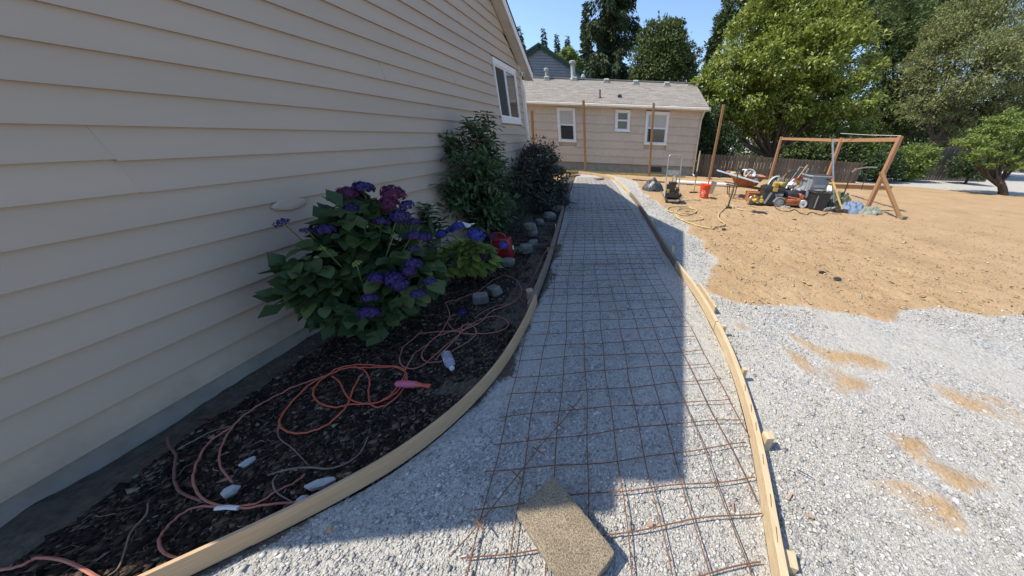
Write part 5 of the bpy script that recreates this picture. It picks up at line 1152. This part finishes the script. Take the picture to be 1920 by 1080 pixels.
m = MB(); m.tube(spline([(.24, .1, .3), (.30, .16, .75), (.34, .17, .80), (.52, .17, .84)], 4), .016, 6); m.tube([(.30, .10, .35), (.44, .14, .78)], .014, 6); m.build('pull_handle', M_black, t, smooth=True)
o = MB().rock((0, 0, 0), (.2, .16, .12), seed=9, j=.2).build('yellow_drill', M_yellow, bevel=.004); o.location = (3.86, 7.62, .54); tag(o, 'yellow power drill on the lid of the black tool chest', 'drill')
# circular saws
def saw(p, rz, label):
    t = T('circular_saw', p, label, 'saw', rz)
    MB().lathe((0, 0, .12), [(.02, -.012), (.10, -.012), (.105, 0), (.10, .012), (.02, .012)], 20, (math.pi/2, 0, 0)).build('blade_guard', M_grymetal, t, smooth=True)
    m = MB(); m.lathe((.02, -.02, .12), [(.045, 0), (.055, .02), (.055, .10), (.04, .13)], 12, (math.pi/2, 0, 0)); m.box((.05, -.07, .20), (.16, .05, .05), (0, .3, 0), b=.01); m.build('motor_housing', M_yellow, t, smooth=True)
    m = MB(); m.tube(spline([(-.03, -.06, .18), (.02, -.06, .26), (.12, -.06, .24), (.15, -.06, .14)], 4), .016, 6); m.build('handle', M_black, t, smooth=True); MB().box((.02, -.04, .02), (.26, .15, .01)).build('shoe', M_dkmetal, t)
saw(at(1408, 383), .3, 'yellow and black circular saw on the sand, left of the tool chest'); saw(at(1425, 384), -.5, 'smaller yellow saw lying at the foot of the tool chest')
# mower
t = T('lawn_mower', (4.22, 7.72), 'orange push lawn mower with black engine between tool chest and grey bin', 'mower', -.08)
m = MB(); m.lathe((0, 0, .06), [(.30, 0), (.31, .02), (.31, .13), (.27, .17), (.14, .19)], 24, sc=(1.0, .78)); m.build('deck', M_orange, t, smooth=True)
m = MB(); m.lathe((-.04, 0, .24), [(.16, 0), (.17, .03), (.165, .09), (.12, .13), (.05, .14)], 16); m.box((.06, -.1, .29), (.18, .12, .1), b=.02); m.build('engine', M_black, t, smooth=True)
m = MB(); m.box((.24, -.05, .27), (.16, .16, .10), (0, .3, 0), b=.03); m.box((-.02, -.20, .245), (.22, .05, .03), (0, .15, 0), b=.01); m.build('orange_cover', M_orange, t, bevel=.01)
for x, y, r in ((-.28, -.2, .085), (.30, -.16, .10), (-.28, .2, .085), (.30, .2, .10)):
    w_ = MB().lathe((x, y, r), [(r*.5, -.025), (r*.95, -.028), (r, 0), (r*.95, .028), (r*.5, .025)], 16, (math.pi/2, 0, 0)).build('wheel', M_white if x > 0 else M_rubber, t, smooth=True); MB().lathe((x, y, r), [(r*.1, -.035), (r*.5, -.02), (r*.5, .02), (r*.1, .035)], 12, (math.pi/2, 0, 0)).build('hub', M_greypl, w_)
MB().tube(spline([(-.2, .2, .2), (.1, .5, .55), (.35, .75, .9)], 4), .012, 6).build('push_bar', M_grymetal, t); MB().tube([(.2, .22, .2), (.55, .7, .88), (.35, .75, .9)], .012, 6).build('push_bar', M_grymetal, t)
m = MB(); mm = m
for i, (x_, w_) in enumerate([(-.16, .02), (-.13, .03), (-.09, .02), (-.055, .03), (-.01, .02), (.025, .03), (.065, .02), (.1, .03), (.14, .02)]):
    a_ = -math.pi/2+x_/.3; rr_ = .314; q = Vector((rr_*math.cos(a_), rr_*.78*math.sin(a_)-.002, .125+.006*(i % 2))); m.box(q, (w_*.8, .003, .03-.008*(i % 3)), (0, 0, a_+math.pi/2))
m.build('deck_lettering', M_black, t)
# red bolt cutters, white handles, sticks
def stick(name, P, r, m_, label, cat, n=6):
    return tag(MB().tube(P, r, n).build(name, m_, smooth=True), label, cat)
t = thing('bolt_cutters', WY(1488, 345, 8.1), 'red long armed bolt cutters leaning above the mower', 'bolt cutters'); of = Vector(t.location)
MB().tube([WY(1506, 331, 8.2), WY(1492, 336, 8.15), WY(1487, 341, 8.1)], .022, 6).build('upper_arm', M_red, t, off=of, smooth=True); MB().tube([WY(1487, 341, 8.1), WY(1484, 352, 8.0), WY(1481, 362, 7.95)], .018, 6).build('lower_arm', M_red, t, off=of, smooth=True); MB().tube([WY(1489, 338, 8.1), WY(1490, 350, 8.0)], .014, 6).build('second_arm', M_red, t, off=of, smooth=True)
stick('white_rail', [WY(1469, 358, 7.9), WY(1488, 336, 8.3)], .028, M_white, 'white metal rail leaning behind the mower engine', 'rail')
stick('white_rail', [WY(1484, 362, 7.85), WY(1485, 350, 8.0), WY(1483, 345, 8.1)], .016, M_white, 'short white bent rail above the mower engine', 'rail')
stick('wooden_stick', [WY(1487, 359, 7.9), WY(1497, 348, 8.0)], .014, M_hose, 'pale wooden stick above the mower deck', 'stick')
board('yellow_level', WY(1472, 339, 8.5), WY(1510, 345, 8.5), .06, .10, M_yellow, 'wide yellow level lying behind the mower', 'level')
t = T('blue_tub', (4.55, 8.05), 'blue rimmed tub behind the mower', 'tub'); m = MB(); m.lathe((0, 0, .16), [(.15, 0), (.19, .2), (.205, .2), (.205, .22), (.18, .21), (.14, .03)], 20); m.build('tub_body', M_navy, t, smooth=True); m = MB(); m.lathe((0, 0, .375), [(.205, 0), (.21, .012), (.2, .02)], 20); m.build('rim', M_white, t, smooth=True); m = MB(); m.box((0, 0, .08), (.3, .3, .16)); m.build('stand_block', M_black, t)
# wheeled garbage can
t = T('garbage_can', (4.93, 8.05), 'big grey lidless rolling garbage can in the middle of the tool pile', 'garbage can', -.1)
m = MB(); m.box((0, 0, .47), (.50, .50, .88), b=.07, taper=1.22); m.build('can_body', M_greypl, t, bevel=.012, smooth=True)
m = MB(); m.box((0, 0, .925), (.68, .66, .045), b=.08); m.build('rim', M_greypl, t, bevel=.01); 
m = MB(); m.box((0, 0, .951), (.60, .58, .01), b=.06); m.build('hollow_shade_plate', M_rubber, t)  # black plate stands in for the shade inside the open can
m = MB(); m.box((.04, -.285, .70), (.30, .02, .22), (-.06, 0, 0), b=.01); m.box((.02, -.265, .36), (.24, .02, .30), (-.06, 0, 0), b=.01); m.build('raised_panel', M_greypl, t, bevel=.008)
MB().box((-.31, 0, .80), (.05, .3, .05), b=.01).build('side_handle', M_greypl, t, bevel=.01)
m = MB(); m.box((.19, -.318, .85), (.11, .004, .03), (-.06, 0, 0)); m.build('raised_mark', M_black, t)
for s_ in (-1, 1): MB().lathe((s_*.2, .22, .08), [(.03, -.025), (.08, -.025), (.08, .025), (.03, .025)], 14, (0, math.pi/2, 0)).build('wheel', M_rubber, t)
t = T('black_bin', (4.82, 7.5), 'small black square bin with junk on top, in front of the grey garbage can', 'bin', -.15)
MB().box((0, 0, .2), (.36, .34, .40), b=.03, taper=1.15).build('bin_body', M_black, t, bevel=.01); MB().box((0, 0, .41), (.46, .43, .03), b=.04).build('rim', M_black, t, bevel=.006); MB().box((-.1, -.2, .2), (.02, .02, .3)).build('corner_rib', M_greypl, t)
o = MB().rock((0, 0, 0), (.3, .2, .05), seed=4, j=.15, n=9).build('flat_stone', M_stone); o.location = (4.78, 7.48, .45); tag(o, 'flat dusty slab lying on the small black bin', 'slab')
o = MB().box((0, 0, 0), (.09, .2, .06), (.5, .1, -.3), b=.01).build('white_scoop', M_white, bevel=.006); o.location = (4.98, 7.46, .50); tag(o, 'white scoop sticking out of the small black bin', 'scoop')
# sledge, pick, poles
t = T('sledge_hammer', at(1578, 399), 'yellow handled sledge standing on its head right of the garbage can', 'sledge hammer'); p = WY(1560, 336, 7.5)-Vector(t.location)
MB().tube([(0, 0, .05), p], [.02, .024], 8).build('handle', mat('yellow_handle', (.62, .42, .12), (.52, .34, .1), 9, .6, .1), t, smooth=True); MB().tube([p*.93, p*1.01], .027, 8).build('grip_end', M_rustor, t); MB().box((0, 0, .045), (.22, .085, .085), (0, 0, -.3), b=.02).build('head', M_dkmetal, t, bevel=.008)
t = T('grey_pole', at(1563, 392), 'tall thin grey pole leaning upright in front of the post frame', 'pole'); p = WY(1561, 256, 7.9)-Vector(t.location)
MB().tube([(0, 0, 0), p*.12], .02, 8).build('white_tip', M_white, t, smooth=True); MB().tube([p*.12, p*.97], .024, 8).build('shaft', M_grymetal, t, smooth=True); MB().tube([p*.97, p], .03, 8).build('end_cap', M_dkmetal, t)
t = T('bent_pipe_hoop', at(1578, 388), 'bent dark and silver pipe hoop standing over the tarps', 'pipe'); of = Vector(t.location)
MB().tube([at(1574, 388)-of, WY(1597, 323, 7.9)-of], .016, 6).build('dark_leg', M_dkmetal, t, smooth=True); MB().tube(spline([WY(1597, 323, 7.9)-of, WY(1604, 318, 7.95)-of, WY(1622, 314, 8.0)-of, WY(1644, 314, 8.0)-of], 4), .018, 6).build('silver_top', M_grymetal, t, smooth=True); MB().tube([WY(1627, 315, 8.0)-of, WY(1615, 356, 8.0)-of], .008, 5).build('thin_leg', M_dkmetal, t); MB().rock(WY(1604, 318, 7.95)-of, (.06, .05, .06)).build('joint', M_orange, t)
stick('dark_bar', [at(1550, 396, .05), at(1576, 388, .16)], .02, M_black, 'short black bar on the ground beside the sledge head', 'bar')
heap('olive_canvas', (5.62, 8.05), .50, .40, .34, M_olive, 'olive green canvas heap right of the grey garbage can', 'canvas', 7)
heap('olive_canvas', (5.28, 7.75), .30, .3, .42, M_olive, 'smaller olive heap right beside the garbage can', 'canvas', 12)
heap('blue_tarp', (5.72, 7.42), .44, .26, .20, M_navy, 'light blue tarp bunched beneath the pipe hoop', 'tarp', 9, .5)
heap('grey_green_cloth', (6.02, 7.28), .38, .24, .15, M_gtarp, 'pale grey green cloth right of the blue tarp', 'cloth', 14, .3)
heap('dark_bag', (5.15, 7.35), .22, .14, .14, M_bag, 'small black bag with yellow tool at the foot of the garbage can', 'bag', 15)
o = MB().rock((0, 0, 0), (.1, .07, .06), seed=3).build('yellow_tool', M_yellow); o.location = (5.1, 7.22, .08); tag(o, 'little yellow tool lying near the sledge head', 'tool')
# timber frame of posts and beams
fr = thing('post_and_beam_frame', (6.2, 10, 0), 'reddish cedar frame of three posts joined by top beams', 'frame'); of = Vector(fr.location)
tD, tE, tF = WY(1465, 259, 13.0), WY(1578, 262, 10.0), WY(1687, 260, 7.6)
fF = Vector((tF.x, tF.y, -.02)); fE = Vector((tE.x, tE.y, -.02)); fD = Vector((tD.x, tD.y, -.02)); print('frame', tD, tE, tF)
for a_, b_ in ((fD, tD), (fE, tE), (fF, tF)): MB().beam(a_, b_+Vector((0, 0, .05)), .085, .085, up=(0, 1, 0)).build('post', M_cedar, fr, off=of, bevel=.006)
for a_, b_ in ((tD, tE), (tE, tF)): d = (b_-a_).normalized()*.055; MB().beam(a_+d-Vector((0, 0, .02)), b_-d-Vector((0, 0, .02)), .045, .085).build('beam', M_cedar, fr, off=of, bevel=.004)
a_, b_ = at(1688, 410), WY(1652, 322, 7.45)
MB().beam(a_, b_, .05, .08, up=(1, 0, 0)).build('brace', M_post, fr, off=of, bevel=.004); MB().box(a_+Vector((.03, 0, .03)), (.16, .12, .06), (0, 0, .3)).build('brace_foot', M_grey, fr, off=of, bevel=.004)
stick('string_line', [WY(1576, 250, 9.8), WY(1630, 253, 8.8), tF+Vector((0, 0, .06))], .006, M_white, 'thin white string running to the top of the right frame post', 'string', 4)
board('long_timber', G(1476, 352), G(1668, 356), .12, .12, M_post, 'long pale timber lying on the ground behind the tool pile', 'timber') if False else None
a_, b_ = G(1475, 350), G(1668, 357); a_.z = b_.z = .09; tag(MB().beam(a_, b_, .1, .14).build('long_timber', M_post, bevel=.005), 'long pale timber lying on the ground behind the tool pile', 'timber')
a_, b_ = G(1268, 345), G(1392, 352); a_.z = b_.z = .07; tag(MB().tube([a_, a_.lerp(b_, .5), b_], .06, 10).build('drain_pipe', M_trim, smooth=True), 'long white drain pipe lying along the fence behind the orange bucket', 'pipe')
a_, b_ = G(1186, 338), G(1246, 343); a_.z = b_.z = .03; tag(MB().tube([a_, b_], .025, 6).build('dark_strip', M_dkmetal), 'thin dark strip on the ground before the low house', 'strip')
for (x0_, y0_, x1_, y1_, lb) in ((1066, 331, 1086, 329, 'short flat board at the far left end of the path'), (1116, 337, 1131, 336, 'small dark board scrap on the far gravel')):
    a_, b_ = G(x0_, y0_), G(x1_, y1_); a_.z = b_.z = .03; tag(MB().beam(a_, b_, .16, .03).build('board_scrap', M_grey), lb, 'board')
# hoses
def c3(*p): return [(1180+x/6.75, 270+y/6.75) for x, y in p]
def c2(*p): return [(1200+x/3.69, 220+y/3.69) for x, y in p]
cord('garden_hose', c3((700, 848), (800, 848), (835, 862), (780, 890), (690, 898), (620, 880), (600, 850), (640, 820), (740, 808), (845, 835), (830, 870), (740, 880), (560, 868), (480, 838), (520, 800), (640, 792), (760, 795), (800, 830)), .014, M_hose, 'tight coil of cream hose on the sand below the plate compactor', zf=.0, cat='hose')
cord('garden_hose', c3((575, 880), (600, 930), (660, 955), (760, 972), (880, 965), (930, 945), (890, 915)), .014, M_hose, 'open loop of cream hose just below the tight coil', zf=0., cat='hose')
cord('garden_hose', c3((590, 890), (640, 950), (760, 1000), (900, 1045), (1050, 1072), (1078, 1050), (1150, 1040), (1210, 1015), (1140, 960), (1130, 900), (1190, 830), (1262, 775)), .014, M_hose, 'long cream hose curving from the coil up to the leaning stand', zf=0., cat='hose')
cord('garden_hose', c2((618, 600), (660, 625), (700, 640), (760, 648), (792, 640), (770, 628)), .013, M_hose, 'cream hose tail curving right from the leaning stand', zf=0., cat='hose')
cord('thin_cable', c3((560, 690), (600, 662), (700, 668), (860, 700), (1000, 722), (1130, 742), (1280, 772)), .007, M_hose, 'thin cable running from the compactor past the orange bucket', zf=0., cat='cable')
_g = bpy.data.objects['garbage_can']; _g.scale = (.86, .9, .80)
# more odds and ends in the pile
stick('shovel_handle', [(4.35, 8.3, .1), (4.62, 8.1, .98)], .016, M_hose, 'long pale shovel handle leaning against the garbage can', 'shovel')
stick('rake_handle', [(3.9, 8.5, .1), (4.45, 8.55, .80)], .014, M_post, 'brown rake handle sloping behind the mower', 'rake')
heap('brown_jacket', (4.35, 8.15), .26, .2, .40, M_dkmetal, 'dark brown jacket dropped between tool chest and mower', 'jacket', 21, folds=4)
heap('dusty_rag', (4.02, 7.42), .13, .09, .06, M_gtarp, 'dusty grey rag on the sand before the mower wheel', 'rag', 22)
cord('black_cable', [(1452, 388), (1462, 394), (1478, 396), (1490, 393), (1500, 399), (1512, 402), (1522, 398), (1540, 403), (1552, 399)], .009, M_black, 'black cable trailing along the front of the tool pile', zf=0., cat='cable')
cord('loose_string', [(1556, 392), (1553, 380), (1551, 366), (1555, 356), (1552, 344)], .006, M_white, 'thin white cord between garbage can and sledge', zf=.0, cat='cord')
for i, (x, y, z, sx, sy, sz, m_, nm, lb) in enumerate([(4.05, 8.0, .34, .22, .16, .12, M_dkmetal, 'dark_grinder', 'dark angle grinder wedged right of the tool chest'), (4.5, 7.75, .45, .18, .12, .10, M_greypl, 'grey_box', 'grey plastic box on the back of the mower'), (4.3, 7.95, .52, .24, .1, .08, M_white, 'white_jug', 'white jug lying on the load above the mower'), (3.35, 7.95, .06, .2, .14, .10, M_rustor, 'dusty_brick', 'reddish brown brick near the wheelbarrow leg'), (5.35, 7.15, .05, .16, .1, .07, M_dkmetal, 'dark_tool', 'dark iron tool on the sand right of the sledge')]):
    o = MB().box((0, 0, 0), (sx, sy, sz), b=.02, taper=.85).build(nm, m_, bevel=.01); o.location = (x, y, z); o.rotation_euler = (.2*(z > .2), .15*(z > .2), i*1.1); tag(o, lb, nm.split('_')[1])
heap('lumpy_pile_cover', (4.2, 8.2), .42, .28, .5, M_olive, 'dark olive sheet bundled behind the mower', 'sheet', 31)
# ================================================================== TREES
def depth(p): return float((R3.T @ (np.array(p)-C0))[2])
def B(x, y, Y, r, sy=1., sz=1.):
    c = WY(x, y, Y); rm = r*depth(c)/F*.93; return ((c.x, c.y, c.z), (rm, rm*sy, rm*sz))
def tree(name, base, label, cat, blobs, n, size, lm, asp=.5, tr=.18, bark=None, clump=.24, nlimb=None, shell=.5, droop=0., group=None, fork=None, cden=26, sub=3):
    t = thing(name, (base[0], base[1], 0), label, cat, group); of = Vector(t.location); bark = bark or M_bark
    crown('crown', t, blobs, n, size, lm, asp, clump, shell, droop=droop, cden=cden)
    b0 = Vector((base[0], base[1], -.05)); cz = sum(b[0][2] for b in blobs)/len(blobs); cx = sum(b[0][0] for b in blobs)/len(blobs); cy = sum(b[0][1] for b in blobs)/len(blobs)
    fk = Vector(fork) if fork else Vector((base[0]+(cx-base[0])*.15, base[1], max(cz*.28, .5)))
    m = MB(); m.tube(spline([b0, b0.lerp(fk, .5)+Vector((tr*.3, 0, 0)), fk], 3), [tr*(1.25-.35*i/6) for i in range(7)], 9); m.build('trunk', bark, t, off=of, smooth=True)
    for c, r in blobs[:nlimb]:
        c = Vector(c); mid = fk.lerp(c, .5)+Vector((0, 0, -.12*(c-fk).length)); P = spline([fk-Vector((0, 0, .1)), mid, c], 4)
        m = MB(); m.tube(P, [tr*(.6-.5*i/len(P)) for i in range(len(P))], 6)
        for _ in range(sub):
            q = P[random.randint(3, len(P)-1)]; e = q+Vector(rand_unit(1)[0])*r[0]*.8; m.tube([q, q.lerp(e, .5)+Vector((0, 0, .05)), e], [tr*.16, tr*.1, tr*.04], 4)
        m.build('limb', bark, t, off=of, smooth=True)
    return t
# bright broad-leaved tree
bl = [B(1480, 130, 17.5, 78), B(1400, 95, 17.5, 60), B(1372, 150, 16.8, 55), B(1348, 200, 16.3, 40), B(1425, 42, 17.8, 52), B(1500, 55, 17.6, 62), B(1565, 60, 18, 56), B(1590, 125, 17.4, 56), B(1600, 185, 17, 46), B(1550, 190, 16.4, 50), B(1475, 190, 16.2, 52), B(1405, 190, 16.2, 48), B(1330, 165, 17, 34), B(1622, 232, 17, 28), B(1530, 110, 16, 52), B(1440, 120, 15.9, 50), B(1520, 12, 18, 40), B(1380, 235, 16.8, 34), B(1515, 228, 17.6, 36), B(1575, 235, 17.4, 34), B(1440, 228, 17.8, 30)]
b = WY(1468, 322, 17.3); tree('magnolia_tree', (b.x, b.y), 'big rounded tree with broad bright green leaves behind the picket fence', 'tree', [(c, tuple(q*.92 for q in r)) for c, r in bl], 80000, .16, L_mag, .5, .17, M_bark2, clump=.27, shell=.62, fork=WY(1448, 292, 17.3), cden=95)
# second stem of the same tree is its own limb set; dark rhododendron by the low house
bl = [B(1325, 222, 15.2, 26), B(1330, 258, 14.9, 30), B(1342, 288, 14.8, 26), B(1358, 262, 15, 28), B(1318, 290, 14.6, 22)]
tree('dark_rhododendron', (3.9, 15.0), 'dark glossy evergreen shrub at the right corner of the low house', 'shrub', bl, 11000, .12, L_dark, .35, .07)
bl = [B(1540, 288, 15.2, 30), B(1575, 280, 15.4, 28), B(1508, 285, 15, 26), B(1600, 300, 15.2, 22), B(1480, 292, 15, 20)]
tree('laurel_shrub', (7.6, 15.4), 'dark laurel hanging over the picket fence below the bright tree', 'shrub', bl, 13000, .12, L_mid, .45, .07)
bl = [B(1620, 292, 16.2, 20), B(1636, 285, 16.4, 20), B(1608, 285, 16.4, 16), B(1628, 310, 16.2, 16)]
tree('light_shrub', (11.6, 16.4), 'light green shrub seen between the two right frame posts', 'shrub', bl, 6000, .11, L_lime, .5, .05)
bl = [B(1640, 312, 14.6, 22), B(1662, 300, 15, 24), B(1655, 322, 14.5, 20), B(1622, 318, 14.3, 18), B(1675, 318, 14.8, 18)]
b = WY(1650, 335, 14.6); tree('shady_shrub', (b.x, b.y), 'dark shrub in the shade between the end of the picket fence and the round bush', 'shrub', bl, 9000, .11, L_dark, .4, .05)
bl = [B(1800, 312, 15.6, 20), B(1832, 318, 15.2, 20), B(1815, 300, 15.8, 18)]
b = WY(1815, 335, 15.4); tree('low_dark_shrub', (b.x, b.y), 'low dark shrub at the right end of the tall plank fence, behind the small tree', 'shrub', bl, 6000, .10, L_dark, .4, .05)
bl = [B(1698, 300, 15.5, 25), B(1722, 305, 15.6, 25), B(1690, 318, 15.4, 18), B(1733, 290, 15.7, 18), B(1712, 320, 15.4, 20)]
tree('round_bush', (13.9, 15.6), 'round bright green bush in front of the tall plank fence', 'bush', bl, 11000, .10, L_lime, .5, .06)
bl = [B(1850, 258, 12.2, 34, 1, .7), B(1892, 250, 12.2, 34, 1, .7), B(1925, 285, 12, 36, 1, .6), B(1828, 288, 12, 24, 1, .6), B(1870, 296, 11.8, 24, 1, .55), B(1905, 312, 11.8, 20, 1, .5), B(1812, 264, 12.3, 22, 1, .6), B(1950, 255, 12, 40, 1, .7), B(1900, 222, 12.4, 30, 1, .7), B(1860, 232, 12.6, 24, 1, .6), B(1935, 230, 12.4, 30), B(1845, 310, 11.8, 16, 1, .5)]
b = G(1882, 366); tree('spreading_small_tree', (b.x, b.y), 'small spreading tree with forked dark trunk at the right edge', 'tree', [(c, tuple(q*.85 for q in r)) for c, r in bl], 15000, .085, L_lime, .4, .11, M_bark, clump=.3, shell=.6, fork=WY(1876, 342, b.y), cden=60)
# olive feathery trees on the right
bl = [B(1790, 120, 21, 80), B(1860, 60, 21.5, 85), B(1900, 150, 20, 75), B(1830, 200, 20, 60), B(1752, 190, 20.5, 48), B(1885, 225, 19.5, 50), B(1745, 120, 21.5, 45), B(1805, 35, 22, 55), B(1930, 20, 22, 80), B(1960, 110, 20, 80), B(1790, 230, 20, 30), B(1850, 130, 19.2, 60), B(1950, 210, 19.5, 55)]
b = WY(1738, 318, 20); tree('feathery_olive_tree', (b.x, b.y), 'large feathery olive green tree filling the right side of the photo', 'tree', [(c, tuple(q*.94 for q in r)) for c, r in bl], 95000, .15, L_olive, .3, .2, M_bark, clump=.24, shell=.6, fork=WY(1752, 262, 20), cden=90, sub=8)
bl = [B(1690, 130, 25, 62), B(1655, 85, 25, 45), B(1680, 200, 24, 52), B(1645, 200, 25, 40), B(1722, 70, 25.5, 42), B(1665, 35, 26, 42), B(1700, 245, 24, 36), B(1655, 258, 24, 30)]
b = WY(1672, 312, 24); tree('grey_green_tree', (b.x, b.y), 'greyish green tree between the bright tree and the feathery tree', 'tree', bl, 42000, .2, L_mid, .35, .2, M_bark, clump=.24, sub=4, cden=80)
bl = [B(1700, 45, 32, 38, 1, .75), B(1730, 60, 32, 30, 1, .7), B(1672, 52, 32, 28, 1, .7)]
b = WY(1700, 295, 32); tree('domed_tree', (b.x, b.y), 'fresh green dome shaped crown high behind the grey green tree', 'tree', bl, 16000, .26, L_mid, .4, .3)
bl = [B(1750, 6, 38, 52), B(1790, 18, 38, 42), B(1720, -10, 38, 45), B(1810, 45, 38, 40), B(1760, 50, 38, 44), B(1690, -5, 38, 44)]
b = WY(1765, 290, 38); tree('tall_dark_tree', (b.x, b.y), 'tall dark tree touching the top edge behind the feathery tree', 'tree', bl, 26000, .34, L_bg, .45, .4)
bl = [B(1390, 20, 30, 34), B(1360, 50, 30, 22), B(1340, 88, 30, 14), B(1430, -5, 30, 40), B(1470, -10, 30, 44), B(1560, -5, 30, 50), B(1620, 15, 30, 48)]
b = WY(1470, 285, 30); tree('back_broadleaf_tree', (b.x, b.y), 'darker tree showing above and left of the big bright tree', 'tree', bl, 30000, .27, L_bg, .4, .3)
# understory and woodland seen between trunks
bl = []
for x in range(1330, 2060, 36):
    bl.append(B(x, 235+random.uniform(-8, 8), 34+random.uniform(-2, 2), 46)); bl.append(B(x, 290, 30+random.uniform(-2, 2), 30))
r_ = thing('woodland', (20, 32, 0), 'dark woodland mass seen under and between the garden trees', 'woodland')
crown('woodland_foliage', r_, bl, 60000, .32, L_bg, .5, .25, .3)
r_.name = 'woodland_root'; ch = r_.children[0]; ch.parent = None; ch.location = r_.location; ch['kind'] = 'stuff'; ch.name = 'woodland'; bpy.data.objects.remove(r_)
# round tree behind the low house and the light one beside the flue
bl = [B(1240, 95, 30, 44), B(1215, 125, 29.5, 34), B(1265, 115, 30, 38), B(1268, 62, 30.5, 18), B(1225, 80, 30, 28), B(1285, 142, 30, 22), B(1205, 150, 29, 22), B(1240, 140, 29, 40), B(1252, 50, 30.5, 12), B(1272, 46, 30.5, 10)]
b = WY(1240, 285, 30); tree('oval_tree', (b.x, b.y), 'mixed green oval tree standing alone behind the right half of the low roof', 'tree', bl, 34000, .24, L_mid, .4, .22, M_bark, clump=.2)
bl = [B(1068, 108, 34, 14), B(1058, 120, 34, 14), B(1078, 125, 34, 14)]
b = WY(1068, 285, 34); tree('light_green_tree', (b.x, b.y), 'light green treetop just behind the dark green roof edge', 'tree', bl, 4000, .28, L_lime, .45, .15)
bl = [B(1305, 115, 33, 10), B(1312, 100, 33, 7), B(1298, 130, 33, 9)]
b = WY(1306, 285, 33); tree('sparse_twiggy_tree', (b.x, b.y), 'sparse twiggy reddish treetop between oval tree and bright tree', 'tree', bl, 450, .26, leafmat('rusty_leaf', [(.12, .07, .04), (.1, .1, .04)]), .4, .08, clump=.4)
# conifers
def conifer(px, ytop, Y, rad_px, label, n, size, seed=0, droop=.35, irregular=.25, lo=.12, whorl=.55, hang=0., ztop=None, half=0):
    rr = random.Random(seed); top = WY(px, ytop, Y); hgt = ztop or top.z; bx = top.x if ztop is None else WY(px, 40, Y).x
    b = Vector((bx, Y, 0)); R = rad_px*depth((bx, Y, top.z*.5 if ztop is None else 12))/F
    t = thing('conifer', b, label, 'conifer', 'conifers behind the low house'); pts = []; dr = []
    m = MB(); m.tube([(0, 0, 0), (0, 0, hgt*.5), (0, 0, hgt*.995)], [hgt*.018, hgt*.011, .015], 8); m.build('trunk', M_bark, t, smooth=True)
    z = hgt*lo; br = MB(); tot = 0; segs = []
    while z < hgt*.985:
        f = 1-z/hgt; L0 = R*(f**(.75 if ztop else .95))*(1.05 if ztop else 1.35); nb = 7 if f > .1 else 5
        for k in range(nb):
            a = rr.uniform(0, 6.283); L = L0*rr.uniform(1-irregular*1.6, 1+irregular); d = Vector((math.cos(a), math.sin(a), 0)); dz = droop*rr.uniform(.6, 1.3)
            P = [Vector((0, 0, z))+d*(L*s)+Vector((0, 0, .12*L*s-dz*L*s*s)) for s in (0, .35, .7, 1)]; P[3].z += .08*L
            if hgt > 6: br.tube(P, [.03*f+.012, .02*f+.01, .012, .006], 3, False)
            segs.append((P, L))
        z += whorl*(.5+f)*rr.uniform(.8, 1.2)
    W_ = np.array([s[1] for s in segs]); W_ /= W_.sum(); idx = RNG.choice(len(segs), n, p=W_)
    A = np.array([[list(q) for q in s[0]] for s in segs]); Ls = np.array([s[1] for s in segs])
    tt = RNG.random(n)**.75*3*.999; i0 = tt.astype(int); fr_ = (tt-i0)[:, None]; P0 = A[idx, i0]; P1 = A[idx, i0+1]; p = P0+(P1-P0)*fr_; d = P1-P0; d /= np.linalg.norm(d, axis=1)[:, None]
    sd = np.cross(d, [0, 0, 1]); s_ = RNG.normal(0, 1, n)*Ls[idx]*.11*(1.15-tt/3); p = p+sd*s_[:, None]; hg = RNG.random(n)**1.5*hang; p[:, 2] -= hg+np.abs(s_)*.25
    dirs = d*.7+sd*np.sign(s_)[:, None]*.6+np.array([0, 0, -.25-hang*.5])+RNG.normal(0, .2, (n, 3))
    leaf_cloud('needles', p+np.array(b), dirs, size*RNG.uniform(.6, 1.3, n), L_fir, t, b, .28)
    if br.v: tag(br.build('branches', M_bark, t), kind='stuff')
    return t
conifer(1150, -60, 40, 66, 'huge dark fir with drooping branches towering behind the low roof', 64000, .42, 5, .30, .45, .10, .55, hang=1.1, ztop=27)
conifer(1018, 48, 60, 15, 'small pointed conifer above the gable of the blue grey house', 7000, .5, 6, lo=.1, whorl=.35)
conifer(1043, 60, 60, 14, 'second small pointed conifer right of the blue grey gable', 6500, .5, 7, whorl=.35)
conifer(1063, 62, 60, 11, 'third small pointed conifer close to the huge fir', 5500, .5, 8, whorl=.35)
conifer(1097, 2, 52, 24, 'slim conifer partly hidden by the left side of the huge fir', 12000, .45, 9, whorl=.38)
conifer(974, 45, 50, 16, 'conifer peeking out behind the eave of the near house', 6000, .45, 10, whorl=.38)
conifer(1350, 22, 45, 30, 'dark conifer behind the top left of the big bright tree', 14000, .42, 12, whorl=.38, irregular=.4)
conifer(1083, 105, 42, 14, 'short conifer at the left foot of the huge fir', 5000, .4, 13, whorl=.6)
